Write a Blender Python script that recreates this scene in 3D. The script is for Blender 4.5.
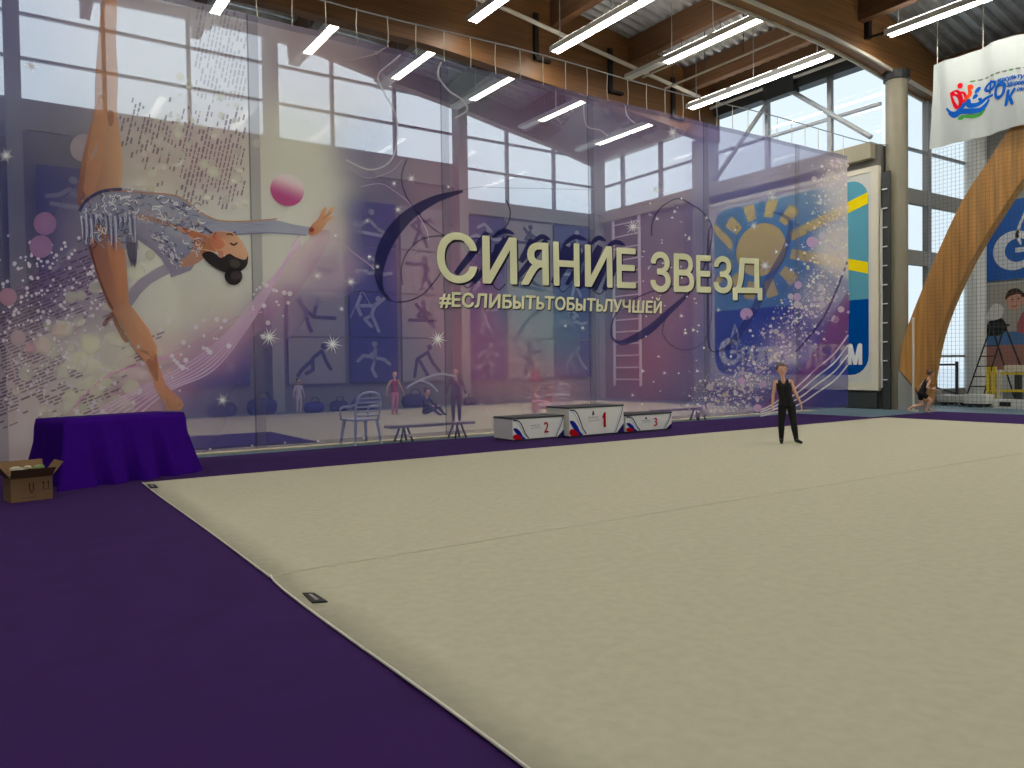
import bpy, math, random
from math import sin, cos, pi, radians, sqrt, hypot, atan2
from mathutils import Vector, Matrix
from mathutils.geometry import tessellate_polygon

for o in list(bpy.data.objects):
    bpy.data.objects.remove(o)
SC = bpy.context.scene
COL = SC.collection
rnd = random.Random(7)

# ------------------------------------------------------------------ camera, world, exposure
F, YAW, PITCH, ROLL, HCAM = 773.14, 0.978855, 0.0239452, -0.0141159, 1.35
_f = Vector((cos(YAW), sin(YAW), 0)); _r = Vector((sin(YAW), -cos(YAW), 0)); _u = Vector((0, 0, 1))
FW = _f * cos(PITCH) - _u * sin(PITCH)
_u2 = _u * cos(PITCH) + _f * sin(PITCH)
RT = _r * cos(ROLL) + _u2 * sin(ROLL)
UP = _u2 * cos(ROLL) - _r * sin(ROLL)
CAM = Vector((0, 0, HCAM))
cd = bpy.data.cameras.new('camera')
cd.sensor_fit = 'HORIZONTAL'; cd.sensor_width = 36.0; cd.lens = F / 1024 * 36
cd.clip_start = 0.05; cd.clip_end = 400
camo = bpy.data.objects.new('camera', cd); COL.objects.link(camo)
camo.matrix_world = Matrix(((RT.x, UP.x, -FW.x, CAM.x), (RT.y, UP.y, -FW.y, CAM.y), (RT.z, UP.z, -FW.z, CAM.z), (0, 0, 0, 1)))
SC.camera = camo

w = bpy.data.worlds.new('overcast_sky'); SC.world = w; w.use_nodes = True
bg = w.node_tree.nodes['Background']
bg.inputs[0].default_value = (0.80, 0.92, 1.0, 1); bg.inputs[1].default_value = 1.12
LAMP = 41.0                      # radiance of the strip lights
SC.view_settings.view_transform = 'Standard'; SC.view_settings.look = 'None'
SC.view_settings.gamma = 1.0; SC.view_settings.use_curve_mapping = False
SC.view_settings.exposure = 0.0
SC.cycles.transparent_max_bounces = 40
SC.cycles.max_bounces = 8
SC.cycles.use_denoising = True
SC.cycles.sample_clamp_indirect = 6.0

# ------------------------------------------------------------------ measuring helpers (photo point -> point on a real plane)
def ray(u, v): return FW + RT * ((u - 512) / F) + UP * ((384 - v) / F)
def gz(u, v, z=0.0): d = ray(u, v); return CAM + d * ((z - HCAM) / d.z)
def onx(u, v, X): d = ray(u, v); return CAM + d * (X / d.x)
def ony(u, v, Y): d = ray(u, v); return CAM + d * (Y / d.y)
def pix(p):
    q = Vector(p) - CAM; z = q.dot(FW)
    return 512 + F * q.dot(RT) / z, 384 - F * q.dot(UP) / z

# ------------------------------------------------------------------ materials
def lin(c): return tuple(((x / 255) / 12.92 if x / 255 <= 0.04045 else ((x / 255 + 0.055) / 1.055) ** 2.4) for x in c)
MATS = {}
def mat(name, rgb, rough=0.6, metal=0.0, noise=0.0, scale=20.0, bump=0.0, spec=0.5, sheen=0.0):
    if name in MATS: return MATS[name]
    m = bpy.data.materials.new(name); m.use_nodes = True
    nt = m.node_tree; b = nt.nodes['Principled BSDF']
    c = lin(rgb)
    b.inputs['Base Color'].default_value = (*c, 1); b.inputs['Roughness'].default_value = rough
    b.inputs['Metallic'].default_value = metal; b.inputs['Specular IOR Level'].default_value = spec
    if sheen: b.inputs['Sheen Weight'].default_value = sheen
    if noise or bump:
        tc = nt.nodes.new('ShaderNodeTexCoord'); n = nt.nodes.new('ShaderNodeTexNoise')
        n.inputs['Scale'].default_value = scale; n.inputs['Detail'].default_value = 5
        nt.links.new(tc.outputs['Object'], n.inputs['Vector'])
        if noise:
            cr = nt.nodes.new('ShaderNodeValToRGB')
            cr.color_ramp.elements[0].color = (*[x * (1 - noise) for x in c], 1)
            cr.color_ramp.elements[1].color = (*[min(1, x * (1 + noise)) for x in c], 1)
            cr.color_ramp.elements[0].position = 0.3; cr.color_ramp.elements[1].position = 0.7
            nt.links.new(n.outputs['Fac'], cr.inputs[0]); nt.links.new(cr.outputs[0], b.inputs['Base Color'])
        if bump:
            bp = nt.nodes.new('ShaderNodeBump'); bp.inputs['Strength'].default_value = bump; bp.inputs['Distance'].default_value = 0.02
            nt.links.new(n.outputs['Fac'], bp.inputs['Height']); nt.links.new(bp.outputs[0], b.inputs['Normal'])
    MATS[name] = m; return m

def wood_mat(name, rgb, along):
    m = mat(name, rgb, 0.5)
    nt = m.node_tree; b = nt.nodes['Principled BSDF']; c = lin(rgb)
    tc = nt.nodes.new('ShaderNodeTexCoord'); mp = nt.nodes.new('ShaderNodeMapping')
    s = {'x': (0.5, 6, 24), 'y': (6, 0.5, 24), 'z': (24, 8, 0.6)}[along]
    mp.inputs['Scale'].default_value = s
    n = nt.nodes.new('ShaderNodeTexNoise'); n.inputs['Scale'].default_value = 1.0; n.inputs['Detail'].default_value = 6
    cr = nt.nodes.new('ShaderNodeValToRGB')
    cr.color_ramp.elements[0].position = 0.25; cr.color_ramp.elements[1].position = 0.75
    cr.color_ramp.elements[0].color = (*[x * 0.62 for x in c], 1); cr.color_ramp.elements[1].color = (*[min(1, x * 1.3) for x in c], 1)
    nt.links.new(tc.outputs['Object'], mp.inputs[0]); nt.links.new(mp.outputs[0], n.inputs['Vector'])
    nt.links.new(n.outputs['Fac'], cr.inputs[0]); nt.links.new(cr.outputs[0], b.inputs['Base Color'])
    return m

def emis(name, rgb, s):
    m = bpy.data.materials.new(name); m.use_nodes = True; nt = m.node_tree; nt.nodes.clear()
    e = nt.nodes.new('ShaderNodeEmission'); e.inputs[0].default_value = (*rgb, 1); e.inputs[1].default_value = s
    o = nt.nodes.new('ShaderNodeOutputMaterial'); nt.links.new(e.outputs[0], o.inputs[0]); MATS[name] = m; return m

def glass_mat():
    m = bpy.data.materials.new('clear_glass'); m.use_nodes = True; nt = m.node_tree; nt.nodes.clear()
    t = nt.nodes.new('ShaderNodeBsdfTransparent'); t.inputs[0].default_value = (0.95, 0.97, 0.98, 1)
    g = nt.nodes.new('ShaderNodeBsdfGlossy'); g.inputs['Roughness'].default_value = 0.02
    lw = nt.nodes.new('ShaderNodeLayerWeight'); lw.inputs[0].default_value = 0.5
    pw = nt.nodes.new('ShaderNodeMath'); pw.operation = 'POWER'; pw.inputs[1].default_value = 5.0; nt.links.new(lw.outputs['Facing'], pw.inputs[0])
    fr = nt.nodes.new('ShaderNodeMath'); fr.operation = 'MULTIPLY_ADD'; fr.inputs[1].default_value = 0.92; fr.inputs[2].default_value = 0.05; nt.links.new(pw.outputs[0], fr.inputs[0])
    mx = nt.nodes.new('ShaderNodeMixShader'); o = nt.nodes.new('ShaderNodeOutputMaterial')
    nt.links.new(fr.outputs[0], mx.inputs[0]); nt.links.new(t.outputs[0], mx.inputs[1]); nt.links.new(g.outputs[0], mx.inputs[2])
    nt.links.new(mx.outputs[0], o.inputs[0]); return m

def ink_mat(name, see_through=True, trans=0.3):
    """print ink: colour and cover come from the printed artwork's colour layer"""
    m = bpy.data.materials.new(name); m.use_nodes = True; nt = m.node_tree; nt.nodes.clear()
    a = nt.nodes.new('ShaderNodeAttribute'); a.attribute_name = 'ink'
    d = nt.nodes.new('ShaderNodeBsdfDiffuse'); tl = nt.nodes.new('ShaderNodeBsdfTranslucent')
    mx = nt.nodes.new('ShaderNodeMixShader'); mx.inputs[0].default_value = trans
    o = nt.nodes.new('ShaderNodeOutputMaterial')
    nt.links.new(a.outputs['Color'], d.inputs[0]); nt.links.new(a.outputs['Color'], tl.inputs[0])
    nt.links.new(d.outputs[0], mx.inputs[1]); nt.links.new(tl.outputs[0], mx.inputs[2])
    if see_through:
        t = nt.nodes.new('ShaderNodeBsdfTransparent'); m2 = nt.nodes.new('ShaderNodeMixShader')
        nt.links.new(a.outputs['Alpha'], m2.inputs[0]); nt.links.new(t.outputs[0], m2.inputs[1]); nt.links.new(mx.outputs[0], m2.inputs[2])
        nt.links.new(m2.outputs[0], o.inputs[0])
    else:
        nt.links.new(mx.outputs[0], o.inputs[0])
    MATS[name] = m; return m

M_ink = ink_mat('mesh_print_ink', True, 0.18)
M_print = ink_mat('solid_print_ink', False, 0.0)
M_glass = glass_mat()
M_carpet = mat('cream_carpet', (186, 182, 160), 0.95, noise=0.05, scale=14, bump=0.12, spec=0.1)
M_carpet2 = mat('cream_carpet_rear', (200, 190, 165), 0.95, noise=0.08, scale=9, spec=0.1)
M_piping = mat('white_piping', (215, 210, 200), 0.8)
M_purple = mat('purple_carpet', (54, 28, 84), 0.95, noise=0.10, scale=3.0, bump=0.1, spec=0.15)
M_cloth = mat('purple_cloth', (52, 3, 120), 0.8, noise=0.06, scale=5, spec=0.06)
M_floor = mat('sports_floor', (92, 118, 130), 0.45, noise=0.08, scale=1.5)
M_wall = mat('plaster_wall', (118, 116, 112), 0.9, noise=0.04, scale=3)
M_wallg = mat('grey_wall', (150, 150, 145), 0.9, noise=0.04, scale=3)
M_steel = mat('column_paint', (148, 142, 122), 0.5, noise=0.04, scale=2)
M_frame = mat('window_frame', (150, 154, 158), 0.5)
M_beige = mat('beige_trim', (150, 144, 122), 0.6)
M_dark = mat('dark_steel', (52, 56, 58), 0.5)
M_black = mat('black_metal', (18, 18, 20), 0.5)
M_white = mat('white_paint', (225, 224, 218), 0.5)
M_offw = mat('offwhite_paint', (214, 208, 190), 0.6)
M_deck = mat('galvanised_deck', (190, 192, 190), 0.42, 0.45, noise=0.12, scale=4)
M_wx = wood_mat('glulam_along', (120, 82, 44), 'x'); M_wx2 = wood_mat('glulam_near', (148, 104, 60), 'x')
M_wy = wood_mat('purlin_wood', (110, 78, 52), 'y')
M_wz = wood_mat('arch_leg_wood', (190, 138, 70), 'z')
M_lamp = emis('strip_lamp_glow', (1.0, 0.95, 0.85), LAMP)
M_lampb = emis('rear_lamp_glow', (1.0, 0.92, 0.76), LAMP * .28)
M_up = emis('added_uplight', (1.0, 0.95, 0.88), LAMP * .32)  # emissive strips added atop the housings to brighten the roof deck
M_lampc = emis('strip_lamp_cool_glow', (0.92, 0.96, 1.0), LAMP)
M_snow = mat('snow', (235, 240, 245), 0.9, noise=0.03, scale=0.5)
M_card = mat('cardboard', (122, 92, 60), 0.85, noise=0.06, scale=12)
M_card2 = mat('cardboard_shaded', (88, 62, 38), 0.9)  # darker copy of the cardboard: shade on flaps and inside put into colour
M_skin = mat('skin', (216, 168, 142), 0.6)
M_hair = mat('brown_hair', (62, 40, 28), 0.6)
M_blackcloth = mat('black_cloth', (8, 8, 10), 0.85)
M_gymfloor = M_floor

# ------------------------------------------------------------------ mesh building
class MB:
    def __init__(s): s.v = []; s.f = []; s.m = []; s.mats = []; s.c = []; s.usec = False
    def mi(s, m):
        if m not in s.mats: s.mats.append(m)
        return s.mats.index(m)
    def add(s, vs, fs, m, cols=None):
        b = len(s.v); s.v += [tuple(p) for p in vs]; k = s.mi(m)
        for f in fs: s.f.append(tuple(b + i for i in f)); s.m.append(k)
        if cols is None: cols = [(0.5, 0.5, 0.5, 1)] * len(vs)
        else: s.usec = True
        s.c += cols
        return s
    def box(s, x0, x1, y0, y1, z0, z1, m):
        vs = [(x, y, z) for z in (z0, z1) for y in (y0, y1) for x in (x0, x1)]
        return s.add(vs, [(0, 2, 3, 1), (4, 5, 7, 6), (0, 1, 5, 4), (2, 6, 7, 3), (0, 4, 6, 2), (1, 3, 7, 5)], m)
    def bar(s, a, b, wd, h, m, up=(0, 0, 1)):
        a = Vector(a); b = Vector(b); d = (b - a).normalized(); upv = Vector(up)
        if abs(d.dot(upv)) > 0.98: upv = Vector((0, 1, 0))
        sx = d.cross(upv).normalized(); sz = sx.cross(d).normalized()
        vs = []
        for p in (a, b):
            for i, j in ((-1, -1), (1, -1), (1, 1), (-1, 1)): vs.append(p + sx * (i * wd / 2) + sz * (j * h / 2))
        return s.add(vs, [(0, 1, 2, 3), (7, 6, 5, 4), (0, 4, 5, 1), (1, 5, 6, 2), (2, 6, 7, 3), (3, 7, 4, 0)], m)
    def tube(s, pts, r, m, n=8, closed=False):
        pts = [Vector(p) for p in pts]; N = len(pts); vs = []; fs = []
        rr = r if isinstance(r, (list, tuple)) else [r] * N
        for i, p in enumerate(pts):
            if closed: d = pts[(i + 1) % N] - pts[i - 1]
            else: d = pts[min(i + 1, N - 1)] - pts[max(i - 1, 0)]
            d.normalize(); up = Vector((0, 0, 1)) if abs(d.z) < 0.95 else Vector((0, 1, 0))
            a = d.cross(up).normalized(); b = a.cross(d)
            for k in range(n):
                t = 2 * pi * k / n; vs.append(p + (a * cos(t) + b * sin(t)) * rr[i])
        for i in range(N if closed else N - 1):
            j = (i + 1) % N
            for k in range(n): fs.append((i * n + k, i * n + (k + 1) % n, j * n + (k + 1) % n, j * n + k))
        if not closed: fs.append(tuple(range(n - 1, -1, -1))); fs.append(tuple((N - 1) * n + k for k in range(n)))
        return s.add(vs, fs, m)
    def prism(s, poly, f3, d, m):
        """extrude a 2D polygon; f3 maps (a,b)->3D, d = extrusion vector"""
        P = [Vector(f3(*p)) for p in poly]; d = Vector(d); n = len(P)
        tri = tessellate_polygon([[Vector((a, b, 0)) for a, b in poly]])
        vs = P + [p + d for p in P]
        fs = [tuple(t) for t in tri] + [tuple(n + i for i in reversed(t)) for t in tri]
        fs += [(i, (i + 1) % n, n + (i + 1) % n, n + i) for i in range(n)]
        return s.add(vs, fs, m)
    def ball(s, c, r, m, n=10, squash=(1, 1, 1)):
        vs = []; fs = []
        for i in range(n + 1):
            t = pi * i / n
            for k in range(2 * n):
                a = pi * k / n
                vs.append((c[0] + r * squash[0] * sin(t) * cos(a), c[1] + r * squash[1] * sin(t) * sin(a), c[2] + r * squash[2] * cos(t)))
        for i in range(n):
            for k in range(2 * n):
                fs.append((i * 2 * n + k, (i + 1) * 2 * n + k, (i + 1) * 2 * n + (k + 1) % (2 * n), i * 2 * n + (k + 1) % (2 * n)))
        return s.add(vs, fs, m)
    def build(s, name, parent=None, smooth=False, loc=None, fix=True):
        me = bpy.data.meshes.new(name)
        off = Vector(loc) if loc is not None else Vector((0, 0, 0))
        me.from_pydata([tuple(Vector(p) - off) for p in s.v], [], s.f)
        for m in s.mats: me.materials.append(m)
        me.polygons.foreach_set('material_index', s.m)
        if smooth: me.polygons.foreach_set('use_smooth', [True] * len(s.f))
        if s.usec:
            at = me.color_attributes.new('ink', 'FLOAT_COLOR', 'POINT')
            at.data.foreach_set('color', [x for c in s.c for x in c])
        me.validate(); me.update()
        if fix and not s.usec:
            import bmesh
            bm = bmesh.new(); bm.from_mesh(me); bmesh.ops.recalc_face_normals(bm, faces=bm.faces); bm.to_mesh(me); bm.free()
        o = bpy.data.objects.new(name, me); COL.objects.link(o)
        if parent is not None: o.parent = parent
        elif loc is not None: o.location = off
        return o

def tag(o, label, cat, group=None, kind=None):
    o['label'] = label; o['category'] = cat
    if group: o['group'] = group
    if kind: o['kind'] = kind
    return o
def thing(name, label, cat, loc=(0, 0, 0), rz=0.0, group=None):
    o = bpy.data.objects.new(name, None); COL.objects.link(o); o.location = loc; o.rotation_euler = (0, 0, rz)
    o.empty_display_size = 0.2
    return tag(o, label, cat, group)
def struct(o): o['kind'] = 'structure'; return o
def lerp_tab(t, x):
    if x <= t[0][0]: return t[0][1]
    for (a, b), (c, d) in zip(t, t[1:]):
        if x <= c: return b + (d - b) * (x - a) / (c - a)
    return t[-1][1]
def catmull(pts, n=8, closed=False):
    P = [Vector(p) for p in pts]; out = []; N = len(P)
    for i in range(N if closed else N - 1):
        p0 = P[i - 1] if (closed or i > 0) else P[0]; p1 = P[i]; p2 = P[(i + 1) % N]; p3 = P[(i + 2) % N] if (closed or i + 2 < N) else P[-1]
        for k in range(n):
            t = k / n
            out.append(0.5 * ((2 * p1) + (p2 - p0) * t + (2 * p0 - 5 * p1 + 4 * p2 - p3) * t * t + (3 * p1 - p0 - 3 * p2 + p3) * t ** 3))
    if not closed: out.append(P[-1])
    return out

_txt = {}
def glyph_mesh(s, shear):
    """letter outlines traced as closed loops and filled loop by loop, counters kept open"""
    cu = bpy.data.curves.new('lettering', 'FONT'); cu.body = s; cu.size = 1.0; cu.shear = shear; cu.resolution_u = 5; cu.fill_mode = 'NONE'
    ob = bpy.data.objects.new('lettering', cu); COL.objects.link(ob)
    dg = bpy.context.evaluated_depsgraph_get(); dg.update()
    me = bpy.data.meshes.new_from_object(ob.evaluated_get(dg))
    P = [(v.co.x, v.co.y) for v in me.vertices]; nb = {i: [] for i in range(len(P))}
    for e in me.edges: a, c = e.vertices; nb[a].append(c); nb[c].append(a)
    bpy.data.objects.remove(ob); bpy.data.curves.remove(cu); bpy.data.meshes.remove(me)
    loops = []; seen = set()
    for i in range(len(P)):
        if i in seen or len(nb[i]) < 2: continue
        lp = [i]; seen.add(i); prev, cur = i, nb[i][0]
        while cur != i and cur not in seen:
            lp.append(cur); seen.add(cur); nx = [q for q in nb[cur] if q != prev]; prev, cur = cur, (nx[0] if nx else i)
        if len(lp) > 2: loops.append([P[q] for q in lp])
    def inside(p, lp):
        c = False; n = len(lp)
        for i in range(n):
            (x0, y0), (x1, y1) = lp[i], lp[i - 1]
            if (y0 > p[1]) != (y1 > p[1]) and p[0] < (x1 - x0) * (p[1] - y0) / (y1 - y0) + x0: c = not c
        return c
    depth = [sum(inside(lp[0], o) for j, o in enumerate(loops) if j != i) for i, lp in enumerate(loops)]
    V = []; T = []
    for i, lp in enumerate(loops):
        if depth[i] % 2: continue
        holes = [o for j, o in enumerate(loops) if depth[j] == depth[i] + 1 and inside(o[0], lp)]
        b0 = len(V); polys = [[Vector((x, y, 0)) for x, y in q] for q in [lp] + holes]
        for q in polys: V += [(v.x, v.y) for v in q]
        T += [tuple(b0 + k for k in t) for t in tessellate_polygon(polys)]
    return V, T
def text_tris(s, bold=0.0, shear=0.0):
    key = (s, bold, shear)
    if key not in _txt:
        src = ''; flips = []      # letters that are plain capitals seen in a mirror
        for ch in s:
            if ch == '\u042f': flips.append((len(src), 'h')); src += 'R'
            elif ch == '\u042c': flips.append((len(src), 'v')); src += 'P'
            elif ch == '\u042b': flips.append((len(src), 'v')); src += 'PI'
            else: src += ch
        V, T = glyph_mesh(src, shear)
        for i, how in flips:
            V0, T0 = glyph_mesh(src, 0.0) if shear else (V, T)
            lo = max(v[0] for v in glyph_mesh(src[:i], 0.0)[0]) + 1e-4 if i else -1e9
            hi = max(v[0] for v in glyph_mesh(src[:i + 1], 0.0)[0]) + 1e-4
            ids = [k for k, v in enumerate(V0) if lo < v[0] <= hi]; q = 0 if how == 'h' else 1
            a = min(V0[k][q] for k in ids); c = max(V0[k][q] for k in ids)
            for k in ids:
                x, y = V0[k]
                if how == 'h': x = a + c - x
                else: y = a + c - y
                V[k] = (x + shear * y, y)
        x0 = min(v[0] for v in V); x1 = max(v[0] for v in V)
        _txt[key] = ([((x - x0) / (x1 - x0), y / 0.729) for x, y in V], T)
    return _txt[key]
# ------------------------------------------------------------------ STRUCTURE
XE, YB, YA = 20.40, 24.0, 12.0        # end wall, back wall, banner line
def deck_z(x, y): return 12.2 - 0.0076 * (x - 6) ** 2 - max(0, y - 18) * 0.10
NEAR_B = [(-16, 9.6), (6, 9.85), (15.6, 9.62), (18.5, 9.50), (20.7, 9.2), (23.3, 8.88), (27, 8.4)]
FAR_B = [(-16, 9.55), (6, 9.72), (9.6, 9.66), (12.5, 9.45), (16.6, 9.12), (19.7, 8.84), (20.8, 8.75)]

g = MB(); g.box(-120, 140, -120, 160, -0.6, -0.35, M_snow); struct(g.build('ground'))
g = MB(); g.box(-14.3, 26.3, -14.3, 24.3, -0.3, 0.0, M_floor); struct(g.build('floor'))

def deck(x0, x1, y0, y1):
    b = MB(); prof = []
    p = 0.34; y = y0
    while y < y1:
        prof += [(y, 0), (y + 0.10, 0), (y + 0.15, 0.12), (y + 0.28, 0.12)]; y += p
    nx = 28; vs = []; fs = []
    for i in range(nx + 1):
        x = x0 + (x1 - x0) * i / nx
        for (yy, h) in prof: vs.append((x, min(yy, y1), deck_z(x, yy) + h))
    n = len(prof)
    for i in range(nx):
        for k in range(n - 1): fs.append((i * n + k, i * n + k + 1, (i + 1) * n + k + 1, (i + 1) * n + k))
    b.add(vs, fs, M_deck)
    # roofing above the deck
    vs = []; fs = []
    for i in range(nx + 1):
        x = x0 + (x1 - x0) * i / nx
        for yy in (y0, 18.0 if y1 > 18 else (y0 + y1) / 2, y1): vs.append((x, yy, deck_z(x, yy) + 0.3))
    for i in range(nx):
        for k in range(2): fs.append((i * 3 + k, i * 3 + k + 1, (i + 1) * 3 + k + 1, (i + 1) * 3 + k))
    b.add(vs, fs, M_dark)
    return struct(b.build('ceiling'))
deck(-14.2, 26.2, -14.2, 12.2)
deck(-14.2, 20.6, 12.2, 24.2)

def curved_beam(name, x0, x1, y0, y1, bot, m, topdrop=0.02):
    b = MB(); n = 30; vs = []; fs = []
    for i in range(n + 1):
        x = x0 + (x1 - x0) * i / n; zb = lerp_tab(bot, x); zt = deck_z(x, (y0 + y1) / 2) - topdrop
        vs += [(x, y0, zb), (x, y1, zb), (x, y1, zt), (x, y0, zt)]
    for i in range(n):
        for k in range(4): fs.append((i * 4 + k, i * 4 + (k + 1) % 4, i * 4 + 4 + (k + 1) % 4, i * 4 + 4 + k))
    fs += [(3, 2, 1, 0), (n * 4, n * 4 + 1, n * 4 + 2, n * 4 + 3)]
    b.add(vs, fs, m); return struct(b.build(name))
far_beam = curved_beam('beam_far', -14, 20.6, 17.85, 18.2, FAR_B, M_wx)
near_beam = curved_beam('beam_near', -14, 26, 11.75, 12.15, NEAR_B, M_wx2)
BACK_B = [(-16, 11.7), (4.2, 11.75), (6.3, 11.6), (8.9, 11.3), (11.6, 10.8), (13.6, 10.5), (16.2, 10.0), (18.0, 9.75), (20.3, 9.2)]
curved_beam('beam_back', -14, 20.4, 23.7, 24.05, BACK_B, M_wx)
# soffit boards under the near beam
for nm, yy in (('trim_1', 11.75), ('trim_2', 12.15)):
    b = MB(); n = 24
    pts = [(x, yy, lerp_tab(NEAR_B, x) - 0.03) for x in [ -14 + 40 * i / n for i in range(n + 1)]]
    for a, c in zip(pts, pts[1:]): b.bar(a, c, 0.06, 0.08, M_offw)
    struct(b.build(nm))
# purlins
pi_ = 0
for x in [-12.5, -9.5, -6.5, -3.5, -0.6, 2.3, 5.1, 7.9, 10.75, 13.6, 16.6, 19.0, 20.3]:
    for (y0, y1) in ((-14, -7.5), (-7.5, -1), (-1, 5.4), (5.4, 11.75), (12.15, 17.85), (18.2, 23.7)):
        if x > 20 and y1 < 12: continue
        h = 0.75 if x < 20 else 0.5
        b = MB()
        z0 = deck_z(x, y0) - 0.01; z1 = deck_z(x, y1) - 0.01
        b.bar((x, y0, z0 - h / 2), (x, y1, z1 - h / 2), 0.24, h, M_wy)
        struct(b.build('beam_purlin'))
for x in (23.0, 25.6):
    for (y0, y1) in ((-14, -1), (-1, 11.75)):
        b = MB(); z = deck_z(x, 0); b.bar((x, y0, z - 0.36), (x, y1, z - 0.36), 0.24, 0.7, M_wy); struct(b.build('beam_purlin'))

# back wall, with piers
b = MB()
b.box(-14.2, 14.0, 24.05, 24.4, 0, 8.45, M_wall); b.box(14.0, 20.4, 24.05, 24.4, 0, 7.30, M_wall)
struct(b.build('wall_back'))
b = MB(); b.box(-14, 13.8, 23.93, 24.05, 7.7, 8.45, M_wallg); b.box(14.1, 20.35, 23.93, 24.05, 6.75, 7.30, M_wallg); struct(b.build('trim_3'))
for x0 in (-12.7, -6.05, 0.45, 7.10, 13.76, 20.12):
    b = MB(); b.box(x0, x0 + 0.36, 23.6, 24.06, 0, lerp_tab(BACK_B, x0 + .2) + 0.3, M_wallg); struct(b.build('column_back'))

wn = [0]
def window(name_parts, verts, bars, pane):
    wn[0] += 1
    f = MB()
    for a, c, wd, h in bars: f.bar(a, c, wd, h, M_frame)
    fo = struct(f.build('window_%d' % wn[0]))
    p = MB(); p.add(pane, [tuple(range(len(pane)))], M_glass); p.build('pane', fo)
    return fo
def back_window(x0, x1, zsill, mull, trans):
    bars = []
    y = 24.12
    for x in mull:
        bars.append(((x, y, zsill), (x, y, lerp_tab(BACK_B, x) + 0.2), 0.10, 0.14))
    for z in trans: bars.append(((x0, y, z), (x1, y, z), 0.12, 0.07))
    bars.append(((x0, y, zsill + 0.04), (x1, y, zsill + 0.04), 0.14, 0.08))
    pane = [(x0, 24.16, zsill), (x1, 24.16, zsill), (x1, 24.16, lerp_tab(BACK_B, x1) + 0.1)]
    n = 8
    for i in range(1, n + 1):
        x = x1 + (x0 - x1) * i / n; pane.append((x, 24.16, lerp_tab(BACK_B, x) + 0.1))
    return window(None, None, bars, pane)
back_window(-12.4, -5.95, 8.45, (-10.5, -8.2), (9.6, 10.76))
back_window(-5.75, 0.5, 8.45, (-3.6, -1.5), (9.6, 10.76))
back_window(0.75, 7.15, 8.45, (2.78, 4.99), (9.6, 10.76))
back_window(7.42, 13.8, 8.45, (9.35, 11.56), (9.6, 10.76))
back_window(14.08, 20.3, 7.30, (16.12, 18.3), (8.47, 9.6))

# end wall (beyond the banner's far side)
b = MB()
b.box(XE, XE + 0.35, 12.1, 24.4, 0, 7.30, M_wall)
struct(b.build('wall_right'))
b = MB(); b.box(XE - 0.10, XE + 0.30, 12.2, 17.95, 9.58, 10.75, M_dark); b.box(XE - 0.02, XE + 0.30, 18.5, 23.9, 9.45, 10.9, M_offw)
struct(b.build('wall_right_head'))
b = MB(); b.box(XE - 0.22, XE + 0.1, 12.2, 17.97, 6.92, 7.36, M_beige); b.box(XE - 0.22, XE + 0.1, 18.65, 23.6, 6.92, 7.36, M_beige); struct(b.build('trim_4'))
b = MB(); b.box(XE - 0.28, XE + 0.3, 18.0, 18.66, 0, 8.95, M_wallg); struct(b.build('column_mid'))
b = MB(); b.tube([(XE - 0.25, 17.9, 9.85), (XE - 0.25, 12.3, 9.85)], 0.05, M_white, 8); struct(b.build('trim_pipe'))
def end_window(y0, y1, mull, trans, top):
    bars = []
    x = XE + 0.12
    for y in mull: bars.append(((x, y, 7.3), (x, y, top), 0.12, 0.14))
    for z in trans: bars.append(((x, y0, z), (x, y1, z), 0.10, 0.08))
    pane = [(x + .04, y0, 7.3), (x + .04, y1, 7.3), (x + .04, y1, top), (x + .04, y0, top)]
    return window(None, None, bars, pane)
end_window(18.66, 23.6, (20.55, 22.6), (8.42,), 9.5)
end_window(12.1, 18.0, (13.65, 15.85), (8.43,), 9.62)

# tall round column
b = MB(); cx, cy = 20.78, 11.80
b.tube([(cx, cy, 0), (cx, cy, 9.05)], 0.28, M_steel, 28); b.tube([(cx, cy, 9.0), (cx, cy, 9.22)], 0.34, M_dark, 20)
b.box(cx - 0.15, cx + 0.9, cy - 0.5, cy + 0.35, 0.0, 0.14, M_wallg)
struct(b.build('column_round', smooth=False))
# glazed facade right of the column
b = MB()
bars = []
y = 12.12
for x in (21.35, 22.95, 25.95): bars.append(((x, y, 0.3), (x, y, lerp_tab(NEAR_B, x)), 0.18, 0.18))
for z in (1.45, 7.4): bars.append(((21.2, y, z), (26, y, z), 0.10, 0.07))
for z in (6.05, 4.30): bars.append(((21.2, y, z), (26, y, z), 0.16, 0.42))
wn[0] += 1
f = MB()
for a, c, wd, h in bars: f.bar(a, c, wd, h, M_frame if h < 0.4 else M_wallg)
fo = struct(f.build('window_%d' % wn[0]))
p = MB(); p.add([(21.1, 12.16, 0.3), (26, 12.16, 0.3), (26, 12.16, 8.6), (23.3, 12.16, 8.95), (21.1, 12.16, 9.2)], [(0, 1, 2, 3, 4)], M_glass); p.build('pane', fo)
b = MB(); b.box(20.9, 26.3, 12.1, 12.4, 0, 0.45, M_wallg); struct(b.build('wall_facade'))
b = MB(); b.tube([(25.35, 11.9, 0), (25.35, 11.9, 8.4)], 0.30, M_white, 20); struct(b.build('column_white'))
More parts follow.
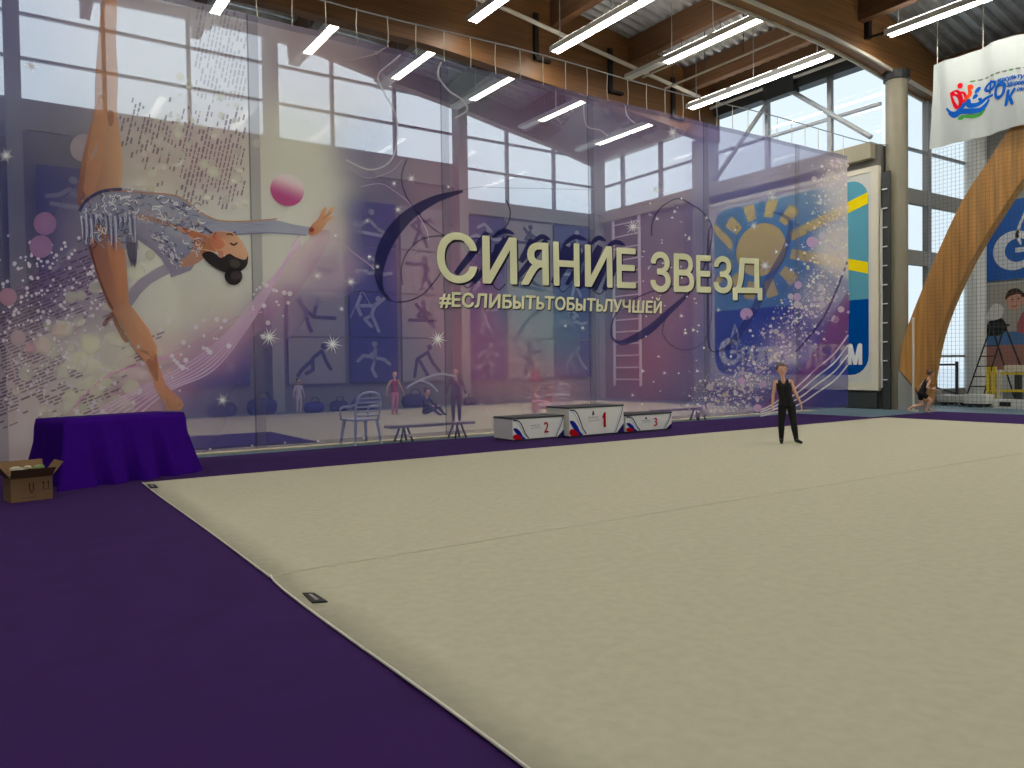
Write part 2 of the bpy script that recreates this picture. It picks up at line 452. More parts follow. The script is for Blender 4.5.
# main hall enclosure
b = MB(); b.box(26.0, 26.3, -14.3, 12.3, 0, 10.2, M_wallg); struct(b.build('wall_hall_right'))
b = MB(); b.box(-14.3, -14.0, -14.3, 24.3, 0, 10.2, M_wall); struct(b.build('wall_left'))
b = MB(); b.box(-14.3, 26.3, -14.3, -14.0, 0, 3.2, M_wall); b.box(-14.3, 26.3, -14.3, -14.0, 8.6, 12.5, M_wall); struct(b.build('wall_front'))
wn[0] += 1  # unseen rear window, added so daylight lightens the banner front
f = MB()
for i in range(13): f.bar((-14 + i * 40 / 12, -14.15, 3.2), (-14 + i * 40 / 12, -14.15, 8.6), 0.14, 0.12, M_frame)
for z in (3.25, 5.0, 6.8, 8.55): f.bar((-14, -14.15, z), (26, -14.15, z), 0.1, 0.1, M_frame)
fo = struct(f.build('window_%d' % wn[0]))
p = MB(); p.add([(-14, -14.2, 3.2), (26, -14.2, 3.2), (26, -14.2, 8.6), (-14, -14.2, 8.6)], [(0, 1, 2, 3)], M_glass); p.build('pane', fo)

# slanted steel braces across the end wall windows
t = MB(); t.tube([(XE - 0.2, 17.75, 7.42), (XE - 0.2, 15.35, 9.62)], 0.07, M_frame, 8); tag(t.build('steel_brace'), 'grey steel brace leaning up from the wide pier across the end windows', 'brace')
t = MB(); t.tube([(XE - 0.2, 14.95, 9.66), (XE - 0.2, 12.2, 7.48)], 0.07, M_frame, 8); tag(t.build('steel_brace'), 'grey steel brace running down to the tall round column', 'brace')
b = MB(); b.box(XE - 0.3, XE, 14.6, 15.7, 9.45, 9.95, M_dark); struct(b.build('trim_5'))

# big glulam arch leg at the right
b = MB()
L = [(12.13, 1.07), (11.98, 2.06), (11.27, 3.80), (10.48, 5.45), (9.78, 6.45), (8.94, 7.55), (7.6, 8.75), (6.0, 9.35)]
Rr = [(11.35, 0.12), (11.02, 2.0), (10.35, 3.66), (9.55, 5.0), (8.72, 6.15), (7.9, 7.0), (6.8, 7.8), (5.4, 8.3)]
KL = 20.3 / 21.5
L = [(a * KL, 1.35 + (c - 1.35) * KL) for a, c in L]; Rr = [(a * KL, 1.35 + (c - 1.35) * KL) for a, c in Rr]
Lp = catmull([(a, c, 0) for a, c in L], 5); Rp = catmull([(a, c, 0) for a, c in Rr], 5)
n = len(Lp); vs = []; fs = []
for X in (20.30, 20.62):
    for p in Lp: vs.append((X, p.x, p.y))
    for p in Rp: vs.append((X, p.x, p.y))
for i in range(n - 1):
    fs.append((i, i + 1, n + i + 1, n + i)); fs.append((2 * n + i, 3 * n + i, 3 * n + i + 1, 2 * n + i + 1))
    fs.append((i, 2 * n + i, 2 * n + i + 1, i + 1)); fs.append((n + i, n + i + 1, 3 * n + i + 1, 3 * n + i))
fs.append((0, n, 3 * n, 2 * n)); fs.append((n - 1, 2 * n + n - 1, 3 * n + n - 1, 2 * n - 1))
b.add(vs, fs, M_wz)
arch = struct(b.build('beam_arch_leg'))
b = MB()
b.prism([(11.50, 0), (11.50, 1.06), (11.46, 1.03), (10.73, 0.14), (10.62, 0.0)], lambda a, c: (20.30, a, c), (0.32, 0, 0), M_wallg); struct(b.build('column_footing'))

# ------------------------------------------------------------------ ROOF FITTINGS
def lamp_z(x): return lerp_tab([(-14, 9.3), (-3, 10.2), (4.9, 10.4), (7.7, 10.4), (10.45, 10.22), (13.14, 10.03), (16.1, 9.92), (18.6, 9.45), (19.2, 9.5), (25, 8.9)], x)
def strip_light(x, z, y0, y1, dark, label, group, n=2, cool=(), rear=False):
    """lit from y0 to y1 in n tubes; 'dark' metres of unlit carrier beyond y1"""
    t = thing('strip_light', label, 'light', (x, y0, z), 0, group)
    h = MB(); h.box(-0.15, 0.15, 0, y1 - y0 + dark, 0.0, 0.10, M_white); h.box(-0.05, 0.05, 0, y1 - y0 + dark, 0.10, 0.16, M_frame)
    for sx in (-0.15, 0.13): h.box(sx, sx + 0.02, 0, y1 - y0, -0.05, 0.0, M_white)
    h.build('housing', t)
    L = (y1 - y0) / n
    for i in range(n):
        d = MB(); d.box(-0.125, 0.125, i * L + 0.08, (i + 1) * L - 0.08, -0.045, -0.002, M_lampb if rear else (M_lampc if i in cool else M_lamp)); d.build('diffuser', t)
        if not rear: d = MB(); d.box(-0.13, -0.07, i * L + 0.1, (i + 1) * L - 0.1, 0.10, 0.115, M_up); d.box(0.07, 0.13, i * L + 0.1, (i + 1) * L - 0.1, 0.10, 0.115, M_up); d.build('added_uplight_strip', t)
    for yy in (0.4, (y1 - y0) * 0.5, y1 - y0 - 0.3):
        top = deck_z(x, y0 + yy) - z
        s_ = MB(); s_.tube([(0, yy, 0.15), (0, yy, top)], 0.012, M_frame, 5); s_.build('hanger', t)
    return t
NEARROW = {10.45: 'strip light above the beam, leftmost of the lights in front of the banner top', 13.14: 'long strip light under the roof deck, second from left before the big beam',
           16.1: 'strip light under the roof deck, third from left and beside the pipe', 18.6: 'strip light under the roof deck nearest the end windows'}
for x, lab in NEARROW.items():
    y1 = {10.45: 17.2, 13.14: 17.25, 16.1: 15.95, 18.6: 17.35}[x]
    strip_light(x, lamp_z(x), 12.35, y1, 1.5 if x == 16.1 else 0, lab, 'strip lights before the big beam', 3 if x != 16.1 else 2, (1,) if x in (16.1, 18.6) else ())
BACKROW = {4.9: (18.3, 20.6, 'strip light seen through the banner above the raised foot'), 7.7: (18.2, 21.8, 'strip light with dark end seen through the banner left of the first swirl'),
           10.45: (18.5, 21.8, 'strip light seen through the banner under the roof deck gap'), 13.14: (18.5, 21.7, 'bluish strip light seen through the teal patch of the banner'),
           16.1: (18.9, 22.0, 'strip light seen through the banner left of the corner windows'), 18.6: (18.5, 21.9, 'strip light seen through the banner over the arched end windows')}
for x, (y0, y1, lab) in BACKROW.items():
    strip_light(x, lamp_z(x) - 0.02, y0, y1, 1.1, lab, 'strip lights behind the banner', 2, (1,) if x in (13.14, 16.1) else (), rear=True)
strip_light(19.2, 9.66, 4.6, 11.15, 0, 'strip light at the top right, before the round column', 'strip lights of the main hall', 3)
for x in (-9.0, -3.5, 2.1, 7.7, 13.2):
    for y0 in (-11.5, 2.5):
        strip_light(x, lamp_z(x), y0, y0 + 5.4, 0, 'long white strip light hung over the main carpet', 'strip lights of the main hall', 3)
for y0 in (-11.5, -4.5): strip_light(18.6, 9.4, y0, y0 + 5.4, 0, 'long white strip light hung over the main carpet', 'strip lights of the main hall', 3)
strip_light(-3.5, lamp_z(-3.5), 12.35, 17.4, 0, 'strip light hung before the big beam beyond the left edge', 'strip lights before the big beam', 3)
strip_light(2.1, lamp_z(2.1), 12.35, 17.4, 0, 'strip light hung before the big beam over the gymnast', 'strip lights before the big beam', 3)
strip_light(-3.5, lamp_z(-3.5), 18.5, 22, 0, 'strip light behind the banner beyond the left edge', 'strip lights behind the banner', 2, (), True)

for y0 in (-4.5, 2.5): strip_light(23.7, 8.75, y0, y0 + 5.4, 0, 'added strip light brightening the corner beyond the emblem sheet', 'strip lights of the main hall', 3)  # extra lamps, added to brighten the white column by the facade
# pipe and hangers along the big beam
b = MB(); b.tube([(x, 17.55, lerp_tab([(6, 11.3), (11.78, 10.98), (16.77, 10.30), (19.2, 9.98)], x)) for x in (6, 9, 11.8, 14.3, 16.8, 19.3)], 0.06, M_offw, 8)
tag(b.build('water_pipe'), 'pale pipe running along the big beam under the roof', 'pipe')
for x, zz, lab in ((12.95, 10.9, 'black strap on the big beam, left of three'), (15.7, 10.5, 'black strap on the big beam, middle of three'), (18.35, 10.15, 'black strap on the big beam, nearest the end windows')):
    b = MB(); b.box(x - 0.07, x + 0.07, 17.76, 17.86, zz - 0.95, zz + 0.35, M_black); b.box(x - 0.07, x + 0.45, 17.70, 17.86, zz - 0.97, zz - 0.90, M_black)
    tag(b.build('beam_strap'), lab, 'strap', 'straps on the beam')
b = MB(); b.box(19.15, 19.3, 11.62, 11.75, 9.75, 10.9, M_black); b.bar((19.2, 11.7, 9.78), (19.2, 11.0, 9.72), 0.05, 0.05, M_black)
tag(b.build('beam_strap'), 'black strap on the curved beam over the round column', 'strap', 'straps on the beam')
for (x, dz, lab) in ((16.55, 0.05, 'thin conduit beside the third strip light'), (17.5, -0.1, 'thin white conduit hung between two strip lights')):
    t = thing('conduit', lab, 'conduit', (x, 12.3, 9.95 + dz), 0, 'conduits under the roof')
    b = MB(); b.tube([(0, 0, 0), (0, 5.0, 0.0)], 0.03, M_offw, 6); b.build('rod', t)
    for yy in (0.6, 2.0, 3.4, 4.7):
        s_ = MB(); s_.tube([(0, yy, 0), (0, yy, deck_z(x, 14) - 9.95 - dz)], 0.012, M_dark, 5); s_.build('hanger', t)

# ------------------------------------------------------------------ FLOOR COVERINGS
b = MB()
b.box(-13.5, 17.3, -10, 12.5, 0.0, 0.004, M_purple); b.box(17.3, 20.35, -10, 10.45, 0.0, 0.004, M_purple)
tag(b.build('purple_carpet'), 'deep purple carpet spread under and around the cream carpet', 'carpet')
t = thing('competition_carpet', 'large cream gymnastics carpet with white piped edge and a seam', 'carpet', (1.46, 10.1, 0.005))
def carpet_strip(y0, y1, dx0, seed):
    b = MB(); nx, ny = 60, 80; vs = []; fs = []; r = random.Random(seed)
    for j in range(ny + 1):
        for i in range(nx + 1):
            x = dx0 + (15.84 - dx0) * i / nx; y = y0 + (y1 - y0) * j / ny
            z = 0.012 + 0.0015 * sin(x * 1.3 + seed) * sin(y * 0.9 + seed)
            if i == 0: x += 0.006 * sin(y * 1.7 + seed) + (0.03 * math.exp(-((y1 - y) / .14)) if seed == 2 else 0); z += 0.002 * sin(y * 2.3)
            if abs(y - y1) < 0.001 and seed == 2: z += 0.002
            vs.append((x, y, z))
    for j in range(ny):
        for i in range(nx):
            a = j * (nx + 1) + i; fs.append((a, a + 1, a + nx + 2, a + nx + 1))
    base = len(vs)
    rim = [i for i in range(nx + 1)] + [j * (nx + 1) + nx for j in range(1, ny + 1)] + [ny * (nx + 1) + i for i in range(nx - 1, -1, -1)] + [j * (nx + 1) for j in range(ny - 1, 0, -1)]
    for k in rim: vs.append((vs[k][0], vs[k][1], 0.0))
    m_ = len(rim)
    for k in range(m_): fs.append((rim[k], base + k, base + (k + 1) % m_, rim[(k + 1) % m_]))
    b.add(vs, fs, M_carpet); o = b.build('carpet_strip', t, smooth=True)
    e = MB(); pts = [vs[j * (nx + 1)] for j in range(ny + 1)]
    e.tube([(p[0] - 0.006, p[1], p[2] - 0.002) for p in pts], 0.007, M_piping, 6); e.build('piping', o, smooth=True)
    return o
carpet_strip(-5.13, 0.0, 0.0, 1)
carpet_strip(-10.3, -5.10, -0.02, 2)
carpet_strip(-18.0, -10.28, -0.02, 3)
b = MB(); b.tube([(0.05 + 15.7 * i / 60, -5.115 + 0.006 * sin(i), 0.0125) for i in range(61)], 0.005, M_carpet, 6); b.build('seam', t)
def label_patch(corners):
    b = MB(); q = []
    for u, v in corners: p = gz(u, v, 0.03); q.append((p.x - 1.46, p.y - 10.1))
    b.add([(x, y, 0.022) for x, y in q] + [(x, y, 0.014) for x, y in q], [(0, 1, 2, 3), (7, 6, 5, 4), (0, 4, 5, 1), (1, 5, 6, 2), (2, 6, 7, 3), (3, 7, 4, 0)], M_black)
    def B(a, c): return tuple((q[0][k] * (1 - a) + q[1][k] * a) * (1 - c) + (q[3][k] * (1 - a) + q[2][k] * a) * c for k in (0, 1)) + (0.0235,)
    for i in range(5):
        c0 = .2 + i * .13; b.add([B(.35, c0), B(.62, c0), B(.62, c0 + .07), B(.35, c0 + .07)], [(0, 1, 2, 3)], M_offw)
    o = b.build('maker_label', t); o['label'] = 'small black label with white marks'
label_patch([(302.5, 592), (314, 592), (327.5, 600.5), (312, 601.5)])
label_patch([(147, 484), (155, 484), (158, 486.8), (150, 487.5)])

b = MB(); b.box(2.2, 18.6, 12.85, 22.4, 0.0, 0.02, M_carpet2)
tag(b.build('practice_carpet'), 'cream practice carpet lying behind the mesh banner', 'carpet')
b = MB(); b.box(-4.0, 4.85, 13.5, 16.4, 0.0205, 0.026, M_purple); b.box(-4.0, 2.15, 13.5, 16.4, 0.0, 0.0205, M_purple)
tag(b.build('practice_mat'), 'dark purple mat behind the banner lying left of the plastic chair', 'mat')

# ------------------------------------------------------------------ THE MESH BANNER
def wob(x, z): return 0.018 * sin(x * 1.9 + 0.4) * (0.35 + 0.65 * sin(z * 0.45)) + 0.008 * sin(x * 5.1 + z)
GAIN = 0.74
class Print(MB):
    """printed artwork on a mesh sheet; photo points are measured on the sheet's own plane"""
    @staticmethod
    def ink(c): return tuple(min(.95, x * 1.3) for x in lin(c))
    def P(s, u, v, k):
        p = ony(u, v, YA); return s.Q(p.x, p.z, k)
    def Q(s, x, z, k): return (x, YA - 0.003 * k + wob(x, z), z)
    def flat(s, pts, col, k, sub=0):
        """pts: photo points; col: rgba (0-255,a) or function(u,v)"""
        poly = [Vector((a, c, 0)) for a, c in pts]
        tri = tessellate_polygon([poly]); V = [(p.x, p.y) for p in poly]; T = [tuple(t) for t in tri]
        for _ in range(sub):
            mid = {}; T2 = []
            def mp(i, j):
                key = (min(i, j), max(i, j))
                if key not in mid: mid[key] = len(V); V.append(((V[i][0] + V[j][0]) / 2, (V[i][1] + V[j][1]) / 2))
                return mid[key]
            for a, c, d in T:
                ab, bc, ca = mp(a, c), mp(c, d), mp(d, a); T2 += [(a, ab, ca), (ab, c, bc), (ca, bc, d), (ab, bc, ca)]
            T = T2
        cols = []
        for a, c in V:
            q = col(a, c) if callable(col) else col
            cols.append((*s.ink(q[:3]), q[3] * GAIN))
        s.add([s.P(a, c, k) for a, c in V], T, M_ink, cols)
    def curve(s, pts, **kw): s.flat([(p.x, p.y) for p in catmull([(a, c, 0) for a, c in pts], 5, True)], **kw)
    def ribbon(s, pts, wid, col, k, n=8):
        P = catmull([(a, c, 0) for a, c in pts], n); N = len(P); vs = []; cols = []; fs = []
        for i, p in enumerate(P):
            d = (P[min(i + 1, N - 1)] - P[max(i - 1, 0)]); d.normalize() if d.length > 0 else None
            t = i / (N - 1); wv = (wid(t) if callable(wid) else wid) / 2
            nx, ny = -d.y * wv, d.x * wv
            c = col(t) if callable(col) else col
            for q in ((p.x + nx, p.y + ny), (p.x - nx, p.y - ny)): vs.append(s.P(q[0], q[1], k)); cols.append((*s.ink(c[:3]), c[3]))
        for i in range(N - 1): fs.append((2 * i, 2 * i + 1, 2 * i + 3, 2 * i + 2))
        s.add(vs, fs, M_ink, cols)
    def disc(s, u, v, r, col, k, n=14, edge=None, asp=1.0):
        vs = [s.P(u, v, k)]; cols = [(*s.ink(col[:3]), col[3])]
        e = edge if edge is not None else col[3]
        for i in range(n):
            t = 2 * pi * i / n; vs.append(s.P(u + r * asp * cos(t), v + r * sin(t), k)); cols.append((*s.ink(col[:3]), e))
        s.add(vs, [(0, i + 1, (i + 1) % n + 1) for i in range(n)], M_ink, cols)
    def star(s, u, v, r, k, n=12, col=(255, 253, 244)):
        s.disc(u, v, r * 0.75, (*col, 0.30), k, 16, 0.0)
        vs = [s.P(u, v, k + 1)]; N = 2 * n
        cols = [(*s.ink(col), 1.0)]
        for i in range(N):
            t = 2 * pi * i / N + 0.2; q = r * (1.0 if i % 4 == 0 else 0.72) if i % 2 == 0 else r * 0.17
            vs.append(s.P(u + q * cos(t), v + q * sin(t), k + 1)); cols.append((*s.ink(col), 0.95 if i % 2 == 0 else 1.0))
        s.add(vs, [(0, i + 1, (i + 1) % N + 1) for i in range(N)], M_ink, cols)
    def words(s, txt, u0, vb0, u1, vb1, cap, col, k, bold=0.02, shear=0.0, dx=0, dz=0):
        """line of lettering from baseline point (u0,vb0) to (u1,vb1); cap = top of the first letter (photo v)"""
        a = ony(u0, vb0, YA); b_ = ony(u1, vb1, YA); t = ony(u0, cap, YA)
        h = t.z - a.z; V, T = text_tris(txt, 0.0, shear)
        for q, (ox, oz) in enumerate(((0, 0), (-1, 0), (1, 0), (0, -.8), (0, .8), (-.7, .6), (.7, -.6), (.7, .6), (-.7, -.6))):
            if bold == 0 and q: break
            vs = [s.Q(a.x + (b_.x - a.x) * x + dx + ox * bold, a.z + (b_.z - a.z) * x + h * y + dz + oz * bold, k + q * 0.1) for x, y in V]
            s.add(vs, T, M_ink, [(*s.ink(col[:3]), col[3])] * len(vs))

pr_ = Print()
# background colour clouds of the artwork: (u, v, rgb, cover, spread)
CLOUD = [
 (-60, 60, (120, 125, 165), .50, 70), (20, 60, (130, 135, 175), .50, 60), (15, 200, (56, 60, 116), .6, 60), (30, 280, (72, 66, 112), .55, 45), (-60, 250, (56, 60, 116), .6, 90),
 (60, 140, (110, 105, 125), .5, 40), (110, 30, (190, 175, 190), .5, 60), (160, 60, (205, 200, 205), .55, 60), (220, 60, (195, 190, 200), .55, 50),
 (85, 230, (150, 140, 150), .6, 30), (75, 300, (165, 148, 158), .68, 40), (20, 370, (190, 172, 172), .74, 50), (90, 370, (205, 196, 176), .76, 45), (-60, 380, (190, 172, 172), .74, 60), (20, 430, (205, 186, 180), .74, 40),
 (150, 150, (190, 178, 165), .68, 40), (210, 150, (190, 172, 168), .68, 40), (175, 230, (222, 214, 186), .78, 45), (240, 250, (226, 220, 190), .78, 40), (290, 150, (222, 214, 184), .74, 45), (295, 215, (226, 220, 190), .78, 40),
 (170, 300, (226, 220, 190), .78, 35), (205, 310, (208, 196, 176), .74, 30), (160, 360, (196, 170, 172), .7, 25), (215, 345, (180, 130, 165), .66, 25), (130, 400, (170, 112, 150), .66, 22), (180, 380, (168, 118, 158), .62, 18),
 (205, 400, (105, 100, 150), .56, 24), (280, 320, (150, 108, 158), .58, 22), (330, 270, (165, 140, 170), .6, 18), (270, 390, (78, 82, 138), .55, 40), (300, 340, (80, 80, 136), .52, 30), (330, 230, (200, 180, 180), .66, 14),
 (330, 60, (185, 165, 170), .52, 50), (330, 420, (78, 84, 138), .55, 50), (420, 420, (86, 90, 142), .53, 50),
 (375, 220, (84, 78, 136), .50, 28), (370, 330, (70, 76, 140), .50, 35), (365, 150, (108, 100, 145), .46, 25), (400, 40, (110, 100, 140), .42, 40), (420, 140, (140, 112, 148), .46, 25),
 (430, 230, (150, 116, 152), .53, 30), (440, 300, (158, 112, 150), .53, 30), (470, 360, (178, 118, 152), .56, 32), (415, 380, (110, 100, 150), .52, 25), (460, 180, (150, 112, 150), .5, 28), (520, 100, (128, 100, 140), .42, 30), (480, 80, (118, 135, 145), .42, 25),
 (500, 140, (165, 158, 185), .46, 30), (510, 220, (112, 108, 150), .5, 25), (560, 240, (110, 120, 162), .5, 32), (545, 330, (120, 150, 172), .53, 30), (515, 370, (180, 130, 158), .56, 28), (560, 390, (170, 130, 160), .54, 25), (590, 300, (92, 118, 165), .52, 25), (595, 360, (118, 118, 165), .52, 25),
 (520, 430, (150, 140, 165), .5, 30), (600, 160, (165, 160, 190), .46, 35), (650, 90, (125, 110, 150), .44, 35), (650, 170, (150, 138, 175), .48, 30), (650, 240, (128, 100, 152), .53, 30), (660, 310, (148, 98, 150), .54, 30), (640, 370, (165, 92, 142), .54, 28), (680, 400, (110, 92, 152), .54, 30), (610, 400, (128, 108, 155), .53, 25),
 (740, 160, (128, 128, 178), .48, 35), (715, 240, (100, 92, 150), .54, 25), (760, 230, (62, 64, 152), .53, 35), (730, 330, (72, 78, 158), .55, 35), (780, 300, (62, 60, 152), .55, 30), (740, 390, (88, 86, 158), .56, 30),
 (800, 190, (120, 112, 150), .55, 22), (835, 190, (180, 172, 172), .68, 14), (836, 250, (190, 180, 175), .68, 14), (815, 300, (165, 150, 165), .64, 16), (785, 345, (150, 130, 165), .6, 16), (745, 385, (140, 125, 168), .58, 16), (840, 330, (125, 82, 138), .58, 14), (835, 385, (74, 72, 150), .56, 18), (795, 395, (110, 84, 150), .56, 16),
 (720, 415, (150, 140, 175), .56, 16), (770, 410, (130, 115, 168), .56, 14), (850, 420, (80, 80, 150), .56, 25),
]
CL = [(u, v, tuple(min(.93, x * (1.6 if (u < 690 or min(c) > 118) else 1.15)) for x in lin(c)), min(.80, (.84 if 385 < u < 690 else 1.0) * a + (.11 if u > 690 else 0)), s) for u, v, c, a, s in CLOUD]
def cloud(u, v):
    W = R_ = G_ = B_ = A_ = 0.0
    for cu, cv, c, a, s in CL:
        d2 = ((u - cu) ** 2 + (v - cv) ** 2) / (s * s)
        if d2 > 30: continue
        q = math.exp(-d2 * 0.9) + 1e-9
        W += q; R_ += q * c[0]; G_ += q * c[1]; B_ += q * c[2]; A_ += q * a
    if W < 1e-12: return (0.08, 0.08, 0.2, .52)
    return (R_ / W, G_ / W, B_ / W, A_ / W)
BX0, BX1, BZ0, BZ1 = -3.35, 18.77, 0.13, 6.72
nx, nz = 300, 90; vs = []; cols = []; fs = []
for j in range(nz + 1):
    for i in range(nx + 1):
        x = BX0 + (BX1 - BX0) * i / nx; z = BZ0 + (BZ1 - BZ0) * j / nz
        vs.append(pr_.Q(x, z, 0))
        u, v = pix((max(x, -1.2), YA, z)); cols.append(cloud(u, v))
for j in range(nz):
    for i in range(nx):
        a = j * (nx + 1) + i; fs.append((a, a + 1, a + nx + 2, a + nx + 1))
pr_.add(vs, fs, M_ink, cols)
# sewn seams between the mesh panels and the hem
def strip(x0, x1, z0, z1, col, k, n=24):
    vs = []; fs = []
    vert = (z1 - z0) > (x1 - x0)
    for i in range(n + 1):
        t = i / n
        if vert: a, b_ = (x0, z0 + (z1 - z0) * t), (x1, z0 + (z1 - z0) * t)
        else: a, b_ = (x0 + (x1 - x0) * t, z0), (x0 + (x1 - x0) * t, z1)
        vs += [pr_.Q(*a, k), pr_.Q(*b_, k)]
    fs = [(2 * i, 2 * i + 1, 2 * i + 3, 2 * i + 2) for i in range(n)]
    pr_.add(vs, fs, M_ink, [(*lin(col[:3]), col[3])] * len(vs))
for x in (0.0, 3.33, 6.65, 9.97, 13.3, 16.6):
    strip(x, x + 0.16, BZ0, BZ1, (140, 138, 165), 0.45 and 1) if False else strip(x, x + 0.16, BZ0, BZ1, (130, 128, 155, 0.30), 1)
    strip(x - 0.012, x + 0.012, BZ0, BZ1, (60, 60, 85, 0.38), 2)
    for i in range(5): pass
strip(BX0, BX1, BZ1 - 0.10, BZ1, (110, 105, 135, 0.35), 1, 120)
strip(BX0, BX1, BZ0, BZ0 + 0.07, (100, 96, 125, 0.30), 1, 120)

# ---- dashed sparkle patterns
def dashes(inside, dirx, diry, gap, ln, th, col, n, k, dens):
    L_ = hypot(dirx, diry); dx, dy = dirx / L_, diry / L_; nx_, ny_ = -dy, dx
    u0, v0, u1, v1 = inside
    cx_, cy_ = (u0 + u1) / 2, (v0 + v1) / 2; R_ = hypot(u1 - u0, v1 - v0) / 2
    a = -R_
    while a < R_:
        b_ = -R_ + rnd.random() * 6
        while b_ < R_:
            l = ln * (0.6 + 0.9 * rnd.random())
            u, v = cx_ + nx_ * a + dx * b_, cy_ + ny_ * a + dy * b_
            if u0 < u < u1 and v0 < v < v1 and rnd.random() < dens(u, v):
                t = th * (0.7 + 0.6 * rnd.random())
                q = [(u - nx_ * t / 2, v - ny_ * t / 2), (u + dx * l - nx_ * t / 2, v + dy * l - ny_ * t / 2), (u + dx * l + nx_ * t / 2, v + dy * l + ny_ * t / 2), (u + nx_ * t / 2, v + ny_ * t / 2)]
                pr_.add([pr_.P(*p, k) for p in q], [(0, 1, 2, 3)], M_ink, [(*lin(col[:3]), col[3])] * 4)
            b_ += l + ln * 0.28
        a += gap
def gauss(u, v, cu, cv, su, sv): return math.exp(-((u - cu) / su) ** 2 - ((v - cv) / sv) ** 2)
dashes((-5, 225, 165, 432), 1, -0.40, 3.3, 7.0, 1.5, (112, 62, 122, 0.55), 0, 2,
       lambda u, v: max(0, min(1, 1.0 - 1.15 * gauss(u, v, 100, 345, 50, 45) - 0.9 * gauss(u, v, 25, 420, 40, 22) - 1.3 * gauss(u, v, 30, 235, 60, 30))) * (1 if v > 300 - u * 0.75 and u + (v - 300) * 0.85 < 190 and (v > 335 or u < 105 + (v - 230) * 0.15) else 0))
dashes((118, 95, 246, 205), -0.24, 1, 4.0, 4.4, 1.7, (120, 70, 120, 0.52), 0, 2,
       lambda u, v: max(0, min(1, gauss(u, v, 218, 160, 40, 40) * 1.25 + gauss(u, v, 150, 130, 35, 24) * 0.7)))
dashes((195, 5, 246, 100), -0.2, 1, 4.0, 5.0, 1.6, (130, 80, 125, 0.28), 0, 2, lambda u, v: 0.8)  # fainter ink: wash-out by the bright window behind is put into the cover
for _ in range(420):
    u, v = rnd.gauss(50, 45), rnd.gauss(320, 50)
    if u < -5 or u > 175 or v > 428 or v < 235: continue
    if u > 118 - max(0, v - 330) * -0.2: continue
    pr_.disc(u, v, 0.7 + rnd.random() * 1.5, (238, 214, 222, 0.75), 3, 6)
for _ in range(60):
    u, v = rnd.gauss(85, 28), rnd.gauss(355, 40)
    pr_.disc(u, v, 3 + rnd.random() * 6, (228, 222, 200, 0.35), 3, 12)
for _ in range(60):
    u, v = rnd.gauss(190, 35), rnd.gauss(140, 30)
    pr_.disc(u, v, 1.2 + rnd.random() * 3.4, (228, 220, 205, 0.5), 3, 9)
for u, v, r, c in [(45, 223.5, 11.5, (176, 132, 172)), (41, 246.5, 11.5, (176, 132, 172)), (84, 148, 14, (180, 165, 170)), (8, 297, 9, (200, 150, 170)), (30, 348, 6, (210, 170, 180)),
                   (97, 389, 7, (225, 218, 196)), (141, 376, 4.5, (225, 205, 205)), (125, 398, 3, (225, 205, 205)), (128, 372, 3.5, (225, 205, 205)), (150, 190, 4, (195, 190, 165)), (150, 255, 5, (190, 188, 168)),
                   (213, 172, 6, (228, 222, 200)), (203, 165, 5, (228, 222, 200)), (236, 178, 6, (228, 222, 205)), (60, 330, 8, (212, 195, 185)), (42, 345, 9, (214, 196, 190)), (18, 338, 8, (205, 180, 185))]:
    pr_.disc(u, v, r, (*c, 0.62), 4, 20, 0.55)

# ---- pink ribbons of light, lower left
for k in range(7):
    o = k * 6
    pr_.ribbon([(70 + o * 1.6, 424), (120 + o * 1.3, 398 - k), (190 + o * .6, 362 + o * .25), (232 + o * .35, 328 + o * .1), (262 + o * .25, 290), (300, 245 - k * 2)],
               1.5 + 0.5 * (k % 2), lambda t: (238, 196, 220, 0.75 * (1 - 0.5 * t)), 4)
pr_.ribbon([(60, 425), (85, 395), (110, 375), (150, 362), (180, 355)], 1.6, (222, 160, 200, 0.7), 4)
pr_.ribbon([(150, 362), (190, 345), (235, 318), (262, 312)], 1.2, (222, 180, 205, 0.6), 4)
pr_.curve([(262, 300), (285, 262), (318, 232), (330, 236), (310, 275), (275, 318), (240, 345), (238, 330)], col=(205, 150, 190, 0.28), k=3)
for _ in range(70):
    t = rnd.random(); u = 90 + 190 * t + rnd.gauss(0, 14); v = 412 - 120 * t + rnd.gauss(0, 14)
    pr_.disc(u, v, 0.9 + rnd.random() * 1.8, (245, 215, 228, 0.75), 5, 8)
# thin pale swirls
for pts, wd, c in [([(318, 55), (345, 60), (372, 55), (385, 48)], 1.2, (200, 185, 180, .5)), ([(345, 160), (370, 170), (392, 158), (396, 120), (382, 90), (378, 75), (392, 62), (400, 55)], 1.6, (205, 200, 210, .6)),
                   ([(441, 62), (438, 75), (448, 90), (462, 100), (467, 110), (455, 118)], 1.8, (205, 200, 205, .6)), ([(345, 164), (365, 178), (390, 172), (402, 160)], 1.0, (190, 175, 190, .5)),
                   ([(583, 100), (586, 125), (600, 130), (608, 136)], 1.4, (200, 190, 205, .55)), ([(555, 90), (556, 115), (561, 125)], 1.1, (190, 175, 195, .5)), ([(625, 105), (627, 116), (636, 124)], 1.4, (200, 190, 205, .55)),
                   ([(360, 187), (380, 184), (395, 192), (410, 205), (425, 228), (428, 240)], 1.0, (190, 170, 200, .55)), ([(335, 236), (352, 252), (372, 268), (378, 280)], 0.9, (210, 180, 205, .6)),
                   ([(350, 318), (358, 300), (362, 292), (372, 310)], 0.7, (190, 175, 210, .35)), ([(408, 386), (425, 378), (440, 374), (455, 376)], 2.0, (185, 185, 205, .5)), ([(406, 388), (418, 381), (430, 384), (438, 392)], 2.0, (185, 185, 205, .5))]:
    pr_.ribbon(pts, wd, c, 4)
